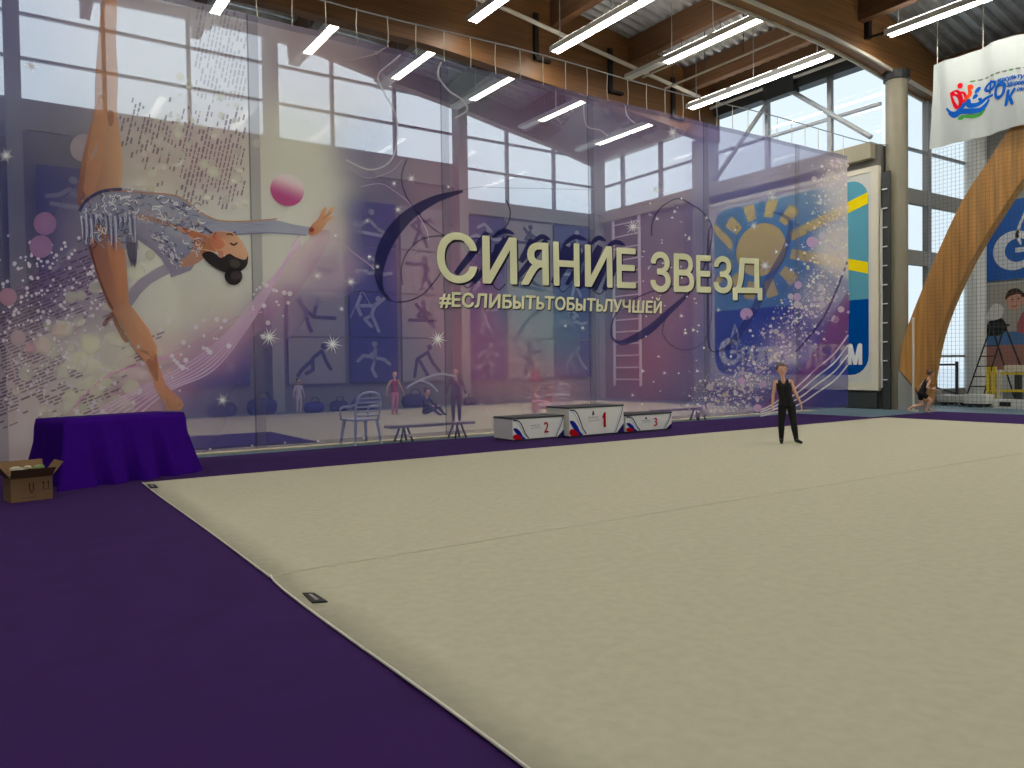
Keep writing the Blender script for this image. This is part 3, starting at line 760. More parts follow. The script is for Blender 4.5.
# dark calligraphic flourishes
NAVY = (38, 38, 84)
pr_.ribbon([(463, 191), (436, 199), (410, 214), (392, 233), (382, 252), (378, 272), (381, 290), (390, 300)], lambda t: 1.2 + 12.5 * sin(pi * min(1, 0.06 + t * 0.97)) ** 1.3, (*NAVY, 0.82), 5)
pr_.ribbon([(380, 285), (386, 299), (402, 302), (420, 296), (432, 284), (441, 272)], 1.2, (*NAVY, .85), 5)
pr_.ribbon([(402, 285), (401, 268), (407, 252), (420, 240), (438, 236), (462, 238), (490, 237), (506, 226), (510, 212), (506, 200)], 1.1, (*NAVY, .75), 5)
pr_.ribbon([(406, 160), (401, 175), (403, 190), (412, 207), (428, 225), (446, 236), (470, 240)], 1.1, (*NAVY, .7), 5)
pr_.ribbon([(598, 190), (506, 188), (480, 187), (463, 190)], 0.8, (150, 150, 180, .4), 5)
# loop at the right of the second word
pr_.ribbon([(651, 236), (652, 222), (660, 208), (676, 199), (692, 205), (704, 214), (712, 230), (706, 262), (690, 290), (668, 312), (648, 330), (628, 341), (617, 342), (611, 334), (614, 318), (626, 304), (650, 292), (680, 285), (694, 284)], lambda t: 1.2 + 6.5 * math.exp(-((t - .56) / .10) ** 2), (46, 44, 104, .75), 5)
pr_.ribbon([(664, 320), (662, 334), (672, 346), (684, 350), (700, 345), (709, 330), (712, 300), (710, 240)], 1.0, (60, 56, 110, .6), 5)
pr_.ribbon([(772, 212), (790, 222), (784, 250), (765, 285), (748, 320), (730, 345), (716, 352)], lambda t: 1.5 + 6 * sin(pi * t), (58, 62, 128, .55), 5)
pr_.ribbon([(716, 352), (709, 345), (708, 300), (708, 240), (711, 225)], lambda t: 1.0 + 1.4 * sin(pi * t), (54, 52, 112, .7), 5)
# broad slanted brush letters behind the title
for (a, b_, wd) in [((487, 232), (456, 274), 7), ((505, 238), (474, 283), 6), ((510, 236), (500, 262), 8), ((545, 240), (512, 284), 6), ((575, 244), (552, 284), 9), ((590, 242), (566, 285), 5), ((600, 246), (578, 288), 9), ((612, 246), (594, 290), 6), ((622, 248), (604, 290), 7), ((497, 244), (488, 280), 5), ((531, 240), (520, 262), 7), ((566, 246), (556, 262), 7)]:
    pr_.ribbon([a, ((a[0] + b_[0]) / 2 + 1, (a[1] + b_[1]) / 2), b_], lambda t, w_=wd: w_ * (0.5 + 0.5 * sin(pi * (0.15 + t * 0.7))), (*NAVY, .92), 5, 4)
for (a, b_) in [((492, 238), (514, 234)), ((531, 244), (549, 240)), ((562, 246), (586, 240)), ((590, 245), (606, 241)), ((605, 250), (625, 245))]:
    pr_.ribbon([a, ((a[0] + b_[0]) / 2, min(a[1], b_[1]) - 3), b_], lambda t: 1 + 5 * t * (1 - t) * 4 * .8, (*NAVY, .92), 5, 4)
for (c0, c1, c2) in [((505, 284), (498, 290), (492, 284)), ((556, 284), (562, 292), (572, 284)), ((592, 290), (600, 294), (608, 284)), ((474, 283), (468, 288), (462, 283))]:
    pr_.ribbon([c0, c1, c2], 1.1, (*NAVY, .8), 5, 5)

# ---- title and line below it
CREAM = (240, 226, 188)
TITLE = [('\u0421', 437.6, 476.2), ('\u0418', 483.3, 515.6), ('\u042f', 521.0, 546.5), ('\u041d', 553.0, 578.2), ('\u0418', 585.2, 611.6), ('\u0415', 617.5, 634.5),
         ('\u0417', 650.2, 668.6), ('\u0412', 673.2, 692.5), ('\u0415', 696.5, 710.0), ('\u0417', 713.8, 731.2), ('\u0414', 733.0, 760.0)]
for dxy, col, k in (((0.035, -0.03), (40, 36, 52, .80), 7), ((0, 0), (*CREAM, .96), 9)):
    for ch, u0, u1 in TITLE:
        l0 = lambda u: 281.0 + (u - 437.5) * 6.6 / 197 if u < 640 else 290.8 + (u - 650) * 1.8 / 110
        t0 = 232.5 + (u0 - 437.5) * 17.2 / 197 if u0 < 640 else 252.8 + (u0 - 650) * 7.2 / 110
        pr_.words(ch, u0, l0(u0), u1, l0(u1), t0, col, k, 0.022 if u0 < 640 else 0.026, 0, *dxy)
for dxy, col, k in (((0.02, -0.018), (40, 36, 60, .7), 7), ((0, 0), (232, 220, 186, .95), 9)):
    pr_.words('#\u0415\u0421\u041b\u0418\u0411\u042b\u0422\u042c\u0422\u041e\u0411\u042b\u0422\u042c\u041b\u0423\u0427\u0428\u0415\u0419', 439.0, 306.0, 660.5, 313.2, 292.0, col, k, 0.012, 0.06, *dxy)

# ---- the gymnast
def C6(*pts): return [(60 + x / 3.4133, 90 + y / 3.4133) for x, y in pts]
def C2(*pts): return [(60 + x / 3.84, 215 + y / 3.84) for x, y in pts]
def C1(*pts): return [(x / 5.12, 130 + y / 5.12) for x, y in pts]
def C4(*pts): return [(x / 5.12, 270 + y / 5.12) for x, y in pts]
def skin(u0, c0, u1, c1, a=.86):
    def f(u, v):
        t = max(0, min(1, (u - u0) / (u1 - u0))); return tuple(c0[i] + (c1[i] - c0[i]) * t for i in range(3)) + (a,)
    return f
# forearm and hand behind the standing leg
pr_.curve(C2((195, 372), (186, 384), (166, 412), (164, 426), (178, 424), (192, 400), (206, 385)), col=(128, 84, 66, .88), k=5)
pr_.curve(C2((200, 372), (212, 392), (232, 432), (258, 478), (262, 488), (244, 484), (224, 450), (206, 412)), col=(150, 96, 70, .88), k=5)
# sleeve of the lower arm
SL = [(180, 30), (250, 30), (300, 75), (350, 110), (385, 155), (400, 175), (430, 195), (440, 215), (400, 235), (350, 262), (310, 300), (285, 335), (272, 355), (264, 340), (262, 300), (275, 275), (300, 250), (330, 230), (370, 205), (398, 190), (390, 170), (350, 130), (310, 100), (280, 85), (240, 80)]
pr_.flat(C2(*SL), skin(110, (136, 128, 152), 175, (150, 142, 166), .9), 5, 1)
pr_.flat([(x / 2.02, 60 + y / 2.02) for x, y in [(235, 325), (300, 330), (360, 360), (400, 400), (385, 425), (345, 440), (336, 412), (310, 386), (275, 362), (245, 350)]], (142, 136, 160, 1.1), 5, 1)
# raised leg, foot pointing up
pr_.curve([(106, -12), (113, -14), (117, 8), (116, 40), (118, 78), (117, 110), (121, 145), (122, 172), (118, 192), (104, 196), (88, 205), (79, 206), (78, 188), (82, 160), (89, 130), (94, 112), (95, 80), (98, 40), (101, 10)], col=skin(80, (158, 104, 74), 121, (214, 164, 120), .82), k=5)
pr_.curve([(97, 100), (104, 98), (106, 130), (100, 170), (92, 195), (84, 200), (84, 180), (90, 140)], col=(222, 168, 124, .35), k=6)
pr_.curve([(107, 112), (113, 112), (113, 124), (109, 126)], col=(150, 104, 80, .55), k=6)
# standing leg
LEG = [(82, 30), (98, 85), (120, 160), (150, 260), (182, 342), (200, 372), (240, 432), (290, 522), (330, 572), (352, 620), (362, 662), (378, 690), (400, 722), (408, 748), (462, 750), (474, 728), (462, 706), (432, 680), (405, 650), (385, 600), (372, 548), (370, 505), (340, 440), (292, 375), (264, 340), (258, 250), (252, 165), (244, 120), (200, 60), (140, 30)]
pr_.flat(C2(*LEG), skin(88, (150, 96, 72), 148, (206, 146, 104), .92), 6, 2)
pr_.curve(C2((84, 34), (112, 90), (140, 200), (176, 300), (205, 360), (190, 352), (160, 280), (122, 165), (96, 80)), col=(110, 66, 54, .75), k=7)
pr_.curve(C2((180, 110), (236, 120), (248, 220), (252, 330), (228, 330), (204, 240)), col=(218, 152, 110, .55), k=7)
pr_.curve(C2((258, 350), (300, 392), (345, 460), (362, 520), (350, 560), (320, 480), (280, 410)), col=(222, 172, 130, .55), k=7)
pr_.curve(C2((200, 372), (240, 430), (288, 520), (322, 560), (310, 556), (262, 490), (222, 420)), col=(120, 76, 60, .55), k=7)
pr_.curve(C2((300, 518), (352, 548), (330, 562), (372, 640), (372, 560), (360, 530)), col=(150, 96, 74, .5), k=7)
pr_.curve(C2((380, 690), (402, 718), (414, 742), (450, 742), (466, 724), (440, 716)), col=(206, 158, 120, .6), k=7)
# trunk in the leotard, stretched arm
TR = [(66, 412), (80, 385), (112, 362), (165, 340), (215, 336), (290, 346), (380, 358), (430, 378), (480, 418), (520, 442), (585, 452), (720, 440), (800, 460), (852, 468), (850, 496), (800, 492), (700, 486), (600, 492), (545, 500), (515, 505), (520, 545), (500, 568), (470, 590), (425, 612), (400, 600), (388, 560), (350, 500), (300, 462), (255, 455), (235, 480), (245, 520), (225, 545), (150, 540), (105, 500), (74, 465)]
pr_.flat(C6(*TR), skin(80, (146, 148, 170), 300, (160, 164, 188), .93), 6, 2)
pr_.curve(C6((370, 462), (420, 470), (480, 490), (518, 500), (522, 545), (498, 568), (466, 592), (425, 606), (405, 590), (440, 560), (455, 520), (420, 490)), col=(206, 152, 122, .88), k=7)
pr_.curve(C6((420, 470), (470, 490), (500, 505), (470, 512), (430, 492)), col=(200, 120, 78, .75), k=8)
pr_.curve(C6((250, 420), (330, 440), (390, 460), (375, 470), (320, 452), (255, 436)), col=(190, 130, 92, .5), k=8)
pr_.ribbon(C6((170, 345), (300, 352), (400, 365), (470, 415), (540, 446), (640, 448), (740, 440)), 1.4, (176, 132, 100, .8), 8)
pr_.ribbon(C6((520, 500), (600, 494), (720, 488), (840, 496)), 1.2, (120, 116, 150, .7), 8)
pr_.ribbon(C6((66, 414), (88, 380), (140, 348), (210, 340)), 3.2, (60, 66, 104, .8), 8)
pr_.ribbon(C6((490, 470), (520, 492), (560, 498), (600, 486)), 2.5, (56, 62, 100, .7), 8)
r2 = random.Random(21)
for _ in range(230):      # curling sequin ornament
    while True:
        x, y = r2.uniform(80, 480), r2.uniform(345, 560)
        if 345 + max(0, x - 250) * 0.22 < y < (520 if x < 230 else 455 + max(0, x - 330) * 0.9): break
    a = r2.uniform(-0.5, 0.9) if x > 160 else r2.uniform(1.0, 1.9); l = r2.uniform(9, 26); q = r2.choice((-1, 1)) * r2.uniform(3, 9)
    c = r2.choice(((226, 224, 230, .8), (226, 224, 230, .75), (70, 72, 108, .7), (196, 170, 168, .6), (104, 104, 140, .7)))
    pts = C6((x, y), (x + l * .5 * cos(a) - q * sin(a), y + l * .5 * sin(a) + q * cos(a)), (x + l * cos(a), y + l * sin(a)), (x + l * 1.05 * cos(a) + q * .9 * sin(a), y + l * 1.05 * sin(a) - q * .9 * cos(a)))
    pr_.ribbon(pts, 0.95, c, 8, 3)
for _ in range(90):       # ornament down the lower sleeve
    t = r2.random(); x = 320 + 70 * t + r2.uniform(-22, 30); y = 480 + 110 * t + r2.uniform(-20, 20)
    a = r2.uniform(0.2, 1.4); l = r2.uniform(6, 15)
    pr_.ribbon(C6((x, y), (x + l * .6 * cos(a) + 4, y + l * .5 * sin(a)), (x + l * cos(a), y + l * sin(a))), 0.8, r2.choice(((228, 222, 230, .8), (90, 84, 124, .6))), 8, 3)
for i in range(46):       # fringe of the skirt
    x = 72 + i * 4.1; y = 430 + 10 * sin(i); l = 60 + 45 * sin(i * 0.31 + 0.2) + r2.uniform(-12, 22)
    c = ((206, 206, 216, .8), (120, 122, 150, .8), (76, 78, 112, .8), (168, 168, 190, .8))[i % 4]
    pr_.ribbon(C6((x, y), (x + 4, y + l * .5), (x + 2 + r2.uniform(-4, 8), y + l)), lambda t: 2.3 * (1 - 0.7 * t), c, 9, 3)
pr_.curve(C6((225, 500), (258, 505), (262, 560), (256, 606), (240, 585), (228, 560)), col=(120, 114, 136, .88), k=9)
for i in range(7): pr_.ribbon(C6((228 + i * 5, 520), (232 + i * 4.4, 560), (238 + i * 3, 590 + (i % 3) * 8)), 0.9, (70, 68, 98, .7), 10, 3)
# neck, head, hair
pr_.curve(C6((455, 515), (500, 505), (525, 520), (530, 552), (505, 562), (480, 560), (462, 540)), col=(190, 128, 92, .92), k=8)
pr_.curve(C6((512, 500), (530, 484), (560, 484), (590, 488), (605, 500), (622, 520), (640, 556), (640, 582), (615, 575), (575, 568), (545, 560), (520, 540)), col=skin(212, (214, 148, 108), 246, (226, 170, 130), .95), k=9)
pr_.curve(C6((515, 502), (545, 505), (560, 530), (540, 545), (520, 532)), col=(206, 120, 92, .6), k=10)
pr_.curve(C6((482, 562), (505, 552), (528, 560), (548, 574), (575, 560), (600, 572), (630, 580), (640, 566), (638, 596), (620, 616), (590, 628), (555, 622), (520, 604), (496, 585)), col=(48, 42, 44, 1.25), k=10)
pr_.curve(C6((572, 585), (600, 580), (612, 600), (590, 612)), col=(96, 88, 84, .7), k=11)
pr_.disc(*C6((590, 636))[0], 9.0, (44, 40, 42, .95), 10, 18)
pr_.disc(*C6((598, 634))[0], 5.0, (86, 78, 80, .6), 11, 14)
pr_.curve(C6((538, 548), (552, 552), (556, 570), (546, 574), (538, 562)), col=(196, 124, 96, .9), k=11)
pr_.ribbon(C6((578, 524), (592, 530), (604, 522)), 1.6, (40, 34, 40, .9), 11); pr_.ribbon(C6((566, 494), (580, 492), (588, 498)), 1.3, (60, 48, 48, .8), 11)
pr_.ribbon(C6((530, 488), (522, 500), (530, 512)), 1.2, (170, 70, 70, .7), 11)
pr_.ribbon(C6((470, 545), (500, 548), (530, 556)), 1.1, (236, 190, 150, .7), 10)
# open hand
pr_.curve(C6((848, 476), (862, 458), (880, 440), (893, 412), (905, 400), (910, 408), (905, 424), (925, 402), (936, 400), (932, 414), (918, 432), (935, 430), (930, 440), (912, 452), (900, 470), (884, 488), (862, 498), (850, 492)), col=skin(308, (190, 116, 74), 334, (222, 176, 132), .95), k=9)
pr_.disc(*C6((858, 478))[0], 2.6, (150, 66, 50, .8), 10, 10); pr_.ribbon(C6((895, 440), (912, 428), (924, 418)), 0.8, (168, 104, 70, .8), 10)
# ball
def ballc(u, v):
    t = max(0, min(1, ((u - 287) * 0.35 - (v - 190) * 0.9) / 17 * 0.8 + 0.45)); t = t * t * (3 - 2 * t)
    return (178 + 50 * t, 70 + 140 * t, 130 + 80 * t, 1.15)
pr_.flat([(287 + 17 * cos(2 * pi * i / 30), 190 + 16.2 * sin(2 * pi * i / 30) + (cos(2 * pi * i / 30)) * 1.2) for i in range(30)], ballc, 8, 3)

# ---- dust swirl on the right
SW = catmull([(852, 150, 0), (842, 190, 0), (840, 240, 0), (826, 290, 0), (800, 330, 0), (765, 372, 0), (738, 398, 0), (712, 412, 0)], 40)
for _ in range(3400):
    p = SW[rnd.randrange(len(SW))]; s_ = 8 + 11 * rnd.random() * (p.y / 300)
    u, v = p.x + rnd.gauss(-6, s_), p.y + rnd.gauss(-4, s_ * 0.8)
    if u > 847.5 or v > 412 or v < 160: continue
    pr_.disc(u, v, (0.3 + rnd.random() ** 5 * 1.5), rnd.choice(((226, 216, 206, .8), (232, 214, 226, .75), (206, 190, 176, .8), (214, 190, 214, .7))), 4, 6)
for _ in range(28):
    p = SW[rnd.randrange(len(SW))]; u, v = p.x + rnd.gauss(-4, 16), p.y + rnd.gauss(0, 14)
    if u > 842 or v > 408 or v < 165: continue
    pr_.disc(u, v, 1.6 + rnd.random() * 2.8, (220, 206, 214, .6), 4, 10)
for u, v, r in [(812, 242, 5.5), (798, 285, 4), (797, 297, 4.2), (746, 314, 6), (757, 408, 4), (762, 384, 3.5), (741, 381, 3.5)]: pr_.disc(u, v, r, (206, 168, 206, .7), 5, 14)
pr_.curve([(848, 292), (846, 330), (832, 360), (800, 388), (770, 408), (760, 408), (790, 380), (815, 350), (836, 310)], col=(150, 84, 140, .6), k=3)
pr_.ribbon([(846, 262), (832, 300), (815, 330), (795, 352)], 2.0, (66, 48, 120, .7), 4)
for k in range(4): pr_.ribbon([(847, 335 + 10 * k), (835, 352 + 9 * k), (815, 370 + 8 * k), (795, 388 + 6 * k), (772, 404 + 3 * k), (760, 410 + 2 * k)], 1.5, (236, 218, 232, .8), 5)

# ---- stars
for u, v, r in [(6, 156, 9), (269, 337, 12), (332, 344, 11), (222, 400, 8), (350, 282, 7), (317, 276, 6.5), (437, 339, 10), (397, 210, 5), (368, 257, 3), (341, 309, 4), (410, 179, 6), (393, 184, 4), (448, 187, 3), (632, 227, 9), (770, 197, 6), (752, 226, 6), (763, 266, 7), (671, 133, 8), (769, 130, 3), (366, 221, 3.5), (335, 236, 3), (376, 267, 3.5), (31, 66, 8), (138, 301 + 46, 4), (655, 190, 6), (564, 326, 3), (582, 328, 3.2)]:
    pr_.star(u, v, r, 10)
for _ in range(46):
    u, v = rnd.uniform(640, 700), rnd.uniform(190, 410); pr_.star(u, v, 1.2 + rnd.random() * 1.4, 6, 4) if rnd.random() < .5 else pr_.disc(u, v, 0.9, (250, 235, 240, .9), 6, 7)
for u, v in [(642, 371), (663, 373), (696, 371), (632, 395), (675, 287), (656, 219), (673, 212), (688, 239), (706, 218), (735, 230), (785, 245), (718, 310), (680, 316), (775, 252), (716, 261), (790, 270), (692, 330), (684, 333)]: pr_.star(u, v, 3.2, 8, 6)
for u, v in [(210, 449), (252, 445.5), (285, 442.5), (318, 441), (364, 438), (410, 435)]: pr_.disc(u, v, 1.0, (250, 248, 240, 1), 3, 8)
banner = pr_.build('mesh_banner', fix=False)
tag(banner, 'wide see-through mesh banner printed with a bending gymnast and cream title lettering', 'banner')
# hanging cords are part of the banner; the wire they hang on is not
x = 0.25; cords = []
while x < 20.3:
    c = MB(); c.tube([(x, YA, 7.24 if x > 0 else 7.24), (x + 0.02 * sin(x * 7), YA, 6.95), (x, YA, BZ1 - 0.02 if x < 18.8 else 7.2)], 0.008, M_offw, 5)
    if x < 18.75: c.build('hanging_cord', banner)
    x += 0.54
b = MB(); b.tube([(-14 + i * 1.0, YA, 7.24 + 0.03 * sin(i * 0.9)) for i in range(35)] + [(20.55, YA - 0.1, 7.25)], 0.012, M_frame, 6)
tag(b.build('hanging_wire'), 'thin steel wire stretched above the mesh banner carrying its cords', 'wire')

# ------------------------------------------------------------------ FURNITURE AND APPARATUS
# draped table
TA = radians(24)
t = thing('draped_table', 'table draped to the floor in shiny purple cloth before the banner', 'table', (0.69, 10.33, 0.004), TA)
b = MB()
W_, D_ = 1.55, 0.65
per = []
N_ = 40
for i in range(N_): per.append((W_ * i / N_, 0, 0, -1))
for i in range(16): per.append((W_, D_ * i / 16, 1, 0))
for i in range(N_): per.append((W_ * (1 - i / N_), D_, 0, 1))
for i in range(16): per.append((0, D_ * (1 - i / 16), -1, 0))
vs = []; fs = []; rows = 14; n = len(per)
for j in range(rows + 1):
    f_ = j / rows
    for i, (x, y, nx_, ny_) in enumerate(per):
        # smooth the corner normals
        cx_ = min(x, W_ - x); cy_ = min(y, D_ - y)
        k = 0.16
        ex = -max(0, 1 - x / k) + max(0, 1 - (W_ - x) / k); ey = -max(0, 1 - y / k) + max(0, 1 - (D_ - y) / k)
        l = hypot(ex, ey) or 1
        base = 0.05 + 0.17 * (1 if ny_ < 0 else 0.3)
        corner = max(abs(ex) * abs(ey), 0)
        fl = f_ ** 1.25 * (base + 0.28 * corner + 0.075 * sin(i * 0.62) + 0.05 * sin(i * 1.23 + 1)) + 0.012 * f_ * sin(i * 1.9)
        if ny_ == 0: fl *= 0.22
        if x < .12: fl *= .72
        if ny_ < 0 and (x < .1 or x > W_ - .1): fl *= 0.8
        z = 0.775 * (1 - f_) + 0.002 + (0.012 if j == 0 else 0)
        r_ = 0.02 * (1 - (1 - min(1, f_ * 8)) ** 2)
        vs.append((x + ex / l * (fl + r_), y + ey / l * (fl + r_), z))
for j in range(rows):
    for i in range(n): fs.append((j * n + i, j * n + (i + 1) % n, (j + 1) * n + (i + 1) % n, (j + 1) * n + i))
c0 = len(vs); vs.append((W_ / 2, D_ / 2, 0.789))
for i in range(n): fs.append((i, c0, (i + 1) % n))
b.add(vs, fs, M_cloth); b.build('tablecloth', t, smooth=True)

# cardboard box
t = thing('cardboard_box', 'open brown cardboard box with printed marks beside the draped table', 'box', (0.13, 9.46, 0.005), radians(12))
bw, bd, bh = 0.385, 0.30, 0.245
b = MB()
for (x0, x1, y0, y1) in ((0, bw, 0, .006), (0, bw, bd - .006, bd), (0, .006, .006, bd - .006), (bw - .006, bw, .006, bd - .006)): b.box(x0, x1, y0, y1, 0, bh, M_card)
b.box(.006, bw - .006, .006, bd - .006, 0, .008, M_card2); b.build('carton', t)
def flap(p, q, out, hgt, m):
    p = Vector(p); q = Vector(q); o = Vector(out); e = (q - p).normalized()
    f = MB(); a, c, d, g_ = p, q, q + o * 1.0 + Vector((0, 0, hgt)) + e * .012, p + o + Vector((0, 0, hgt)) - e * .012
    th = Vector((o.x, o.y, 0)).normalized() * 0.005
    V = [a, c, d, g_]; f.add(V + [v - th for v in V], [(0, 1, 2, 3), (7, 6, 5, 4), (0, 4, 5, 1), (1, 5, 6, 2), (2, 6, 7, 3), (3, 7, 4, 0)], m)
    f.build('flap', t)
flap((0, 0, bh), (bw, 0, bh), (0.0, -0.10, 0), 0.10, M_card2)
flap((bw, 0, bh), (bw, bd, bh), (0.11, 0, 0), 0.14, M_card)
flap((bw, bd, bh), (0, bd, bh), (0, 0.10, 0), 0.15, M_card)
flap((0, bd, bh), (0, 0, bh), (-0.10, 0, 0), 0.14, M_card2)
f = MB()
def sym(pts, z0):
    f.add([(x, -0.0015, z) for x, z in pts], [tuple(range(len(pts)))], M_black)
for x0 in (0.165, 0.20):
    sym([(x0, .12), (x0 + .012, .12), (x0 + .012, .19), (x0, .19)], 0)
sym([(0.160, .11), (0.218, .11), (0.218, .116), (0.160, .116)], 0); sym([(0.178, .085), (0.198, .085), (0.206, .10), (0.172, .10)], 0)
for x0 in (0.30, 0.345):
    sym([(x0 - .004, .12), (x0 + .004, .12), (x0 + .004, .18), (x0 - .004, .18)], 0); sym([(x0 - .014, .172), (x0 + .014, .172), (x0, .20)], 0)
sym([(0.28, .108), (0.365, .108), (0.365, .114), (0.28, .114)], 0); sym([(0.10, .035), (0.23, .035), (0.23, .039), (0.10, .039)], 0)
f.build('printed_mark', t, fix=False)
M_paper = mat('crumpled_paper', (190, 186, 160), 0.8, noise=0.3, scale=30, bump=0.5); M_green = mat('green_paper', (120, 140, 90), 0.8)
f = MB(); r3 = random.Random(4)
for i in range(16):
    f.ball((r3.uniform(.06, bw - .06), r3.uniform(.06, bd - .06), bh + r3.uniform(-.02, .10)), r3.uniform(.025, .05), M_paper if i % 3 else M_green, 5, (1.3, 1, .6))
f.box(.01, bw - .01, .01, bd - .01, .05, bh - .01, M_paper); o = f.build('packing_paper', t); o['label'] = 'crumpled pale and green packing paper'

# winners' podium: three loose blocks
C_RED, C_BLUE, C_NAVY = (176, 24, 30), (28, 42, 140), (32, 34, 60)
def podium(x0, x1, y0, y1, h, num, label):
    t = thing('podium_block', label, 'podium', (x0, y0, 0.004), 0, "winners' podium blocks")
    w_ = x1 - x0; d = y1 - y0
    b = MB(); b.box(0.02, w_ - .02, 0.02, d - .02, 0, .03, M_dark); b.box(0, w_, 0, d, .03, h - .03, M_white); o_ = b.build('body', t)
    b = MB(); b.box(-.008, w_ + .008, -.008, d + .008, h - .03, h, M_dark); b.build('top_mat', t)
    p = MB(); H_ = h - .06
    def S(pts, col, k, smooth=True):
        P = [(q.x, q.y) for q in catmull([(a, c, 0) for a, c in pts], 5, True)] if smooth else pts
        tri = tessellate_polygon([[Vector((a, c, 0)) for a, c in P]])
        p.add([(a * w_, -0.001 * k - .001, .03 + c * H_) for a, c in P], [tuple(q) for q in tri], M_print, [(*lin(col), 1)] * len(P))
    def Rb(pts, wd, col, k):
        P = catmull([(a * w_, c * H_, 0) for a, c in pts], 8); vs = []
        for i, q in enumerate(P):
            dd = (P[min(i + 1, len(P) - 1)] - P[max(0, i - 1)]).normalized(); wv = wd / 2
            vs += [(q.x - dd.y * wv, -0.001 * k - .001, .03 + q.y + dd.x * wv), (q.x + dd.y * wv, -0.001 * k - .001, .03 + q.y - dd.x * wv)]
        p.add(vs, [(2 * i, 2 * i + 1, 2 * i + 3, 2 * i + 2) for i in range(len(P) - 1)], M_print, [(*lin(col), 1)] * len(vs))
    Rb([(.01, .95), (.09, .93), (.15, .78), (.20, .50), (.24, .25), (.30, .03)], .022, C_NAVY, 2)
    Rb([(.02, .90), (.08, .85), (.14, .62), (.19, .35), (.26, .03)], .012, (150, 165, 205), 1)
    S([(.01, .52), (.07, .55), (.14, .38), (.19, .15), (.24, .01), (.16, .0), (.10, .16)], C_BLUE, 3)
    S([(.01, .22), (.06, .25), (.12, .18), (.17, .01), (.05, .0), (.0, .08)], C_RED, 4)
    Rb([(.985, .97), (.94, .60), (.84, .02)], .016, C_NAVY, 2); Rb([(.96, .97), (.90, .55), (.81, .02)], .007, (120, 140, 190), 2)
    S([(1.0, .35), (1.0, 0), (.87, 0)], (44, 36, 96), 3, False)
    V, T = text_tris(num, 0, 0) if num != '1' else ([(.36, 0), (1, 0), (1, 1), (.52, 1), (0, .76), (0, .58), (.36, .70)], [(0, 1, 2), (0, 2, 6), (6, 2, 3), (6, 3, 4), (6, 4, 5)]); hh = .56 * H_; ww = hh * .48 * (0.55 if num == '1' else 1); ux = .60 * w_
    for q, (ox, oz) in enumerate(((0, 0), (-.005, 0), (.005, 0), (0, -.003), (0, .003))):
        p.add([(ux + ww * x + ox, -.006 - .0005 * q, .03 + .24 * H_ + hh * y + oz) for x, y in V], T, M_print, [(*lin(C_RED), 1)] * len(V))
    # small grey emblem strokes
    for i in range(5): Rb([(.34 + .035 * i, .60 + .05 * (i % 2)), (.36 + .035 * i, .68 - .04 * (i % 2)), (.37 + .035 * i, .58)], .006, (90, 90, 100), 3)
    Rb([(.34, .50), (.54, .52)], .006, (130, 130, 138), 3)
    if num != '2': S([(.41, .72), (.45, .74), (.44, .86), (.42, .88)], (80, 84, 100), 3)
    p.build('front_print', t, fix=False)
podium(7.62, 8.76, 11.33, 11.95, .42, '2', 'white podium block numbered 2, standing left of the tallest block')
podium(8.80, 10.14, 11.22, 11.90, .56, '1', 'tallest white podium block, numbered 1, in the middle')
podium(10.18, 11.42, 11.20, 11.80, .36, '3', 'lowest white podium block numbered 3, right of the tallest')

# plastic chairs behind the banner
M_plast = mat('white_plastic', (212, 214, 220), 0.45)
def plastic_chair(loc, rz, label):
    t = thing('plastic_chair', label, 'chair', (loc[0], loc[1], .024), rz, 'white plastic chairs behind the banner')
    b = MB(); b.prism([(-.23, -.22), (.23, -.22), (.25, .05), (.22, .22), (-.22, .22), (-.25, .05)], lambda a, c: (a, c, .41), (0, 0, .03), M_plast); b.build('seat', t)
    for sx in (-1, 1):
        for sy in (-1, 1):
            l = MB(); l.tube([(sx * .21, sy * .19, .41), (sx * .26, sy * .25, 0)], [.032, .022], M_plast, 8); l.build('leg', t)
        a = MB(); a.tube([tuple(q) for q in catmull([(sx * .26, -.2, .42), (sx * .28, -.2, .60), (sx * .28, -.08, .65), (sx * .27, .12, .66), (sx * .24, .24, .70)], 5)], .022, M_plast, 8); a.build('armrest', t, smooth=True)
    b = MB()
    b.tube([tuple(q) for q in catmull([(-.22, .21, .42), (-.24, .27, .70), (-.17, .31, .86), (0, .32, .90), (.17, .31, .86), (.24, .27, .70), (.22, .21, .42)], 6)], .022, M_plast, 8)
    for i in range(5): z = .50 + i * .075; b.tube([(-.22, .225 + .017 * i, z), (0, .245 + .018 * i, z), (.22, .225 + .017 * i, z)], .017, M_plast, 6)
    b.build('backrest', t, smooth=True)
plastic_chair((5.30, 12.62, 0.02), radians(188), 'white plastic chair behind the banner, beside the long bench')
plastic_chair((10.45, 13.9, 0.02), radians(195), 'white plastic chair behind the banner, above the tallest podium block')
M_bench = mat('bench_board', (150, 140, 130), 0.6)
def bench(x0, x1, y, label):
    t = thing('low_bench', label, 'bench', (x0, y, 0.012), 0, 'low benches behind the banner')
    b = MB(); b.box(0, x1 - x0, -.13, .13, .25, .295, M_bench); b.build('board', t)
    for xx in (.32, x1 - x0 - .32):
        for sy in (-1, 1):
            for sx in (-1, 1):
                l = MB(); l.tube([(xx + sx * .04, sy * .08, .25), (xx + sx * .12, sy * .13, .0)], .02, M_dark, 6); l.build('leg', t)
bench(5.80, 7.55, 12.62, 'low bench behind the banner between the plastic chair and podium')
bench(12.30, 14.05, 12.62, 'low bench behind the banner right of the podium')

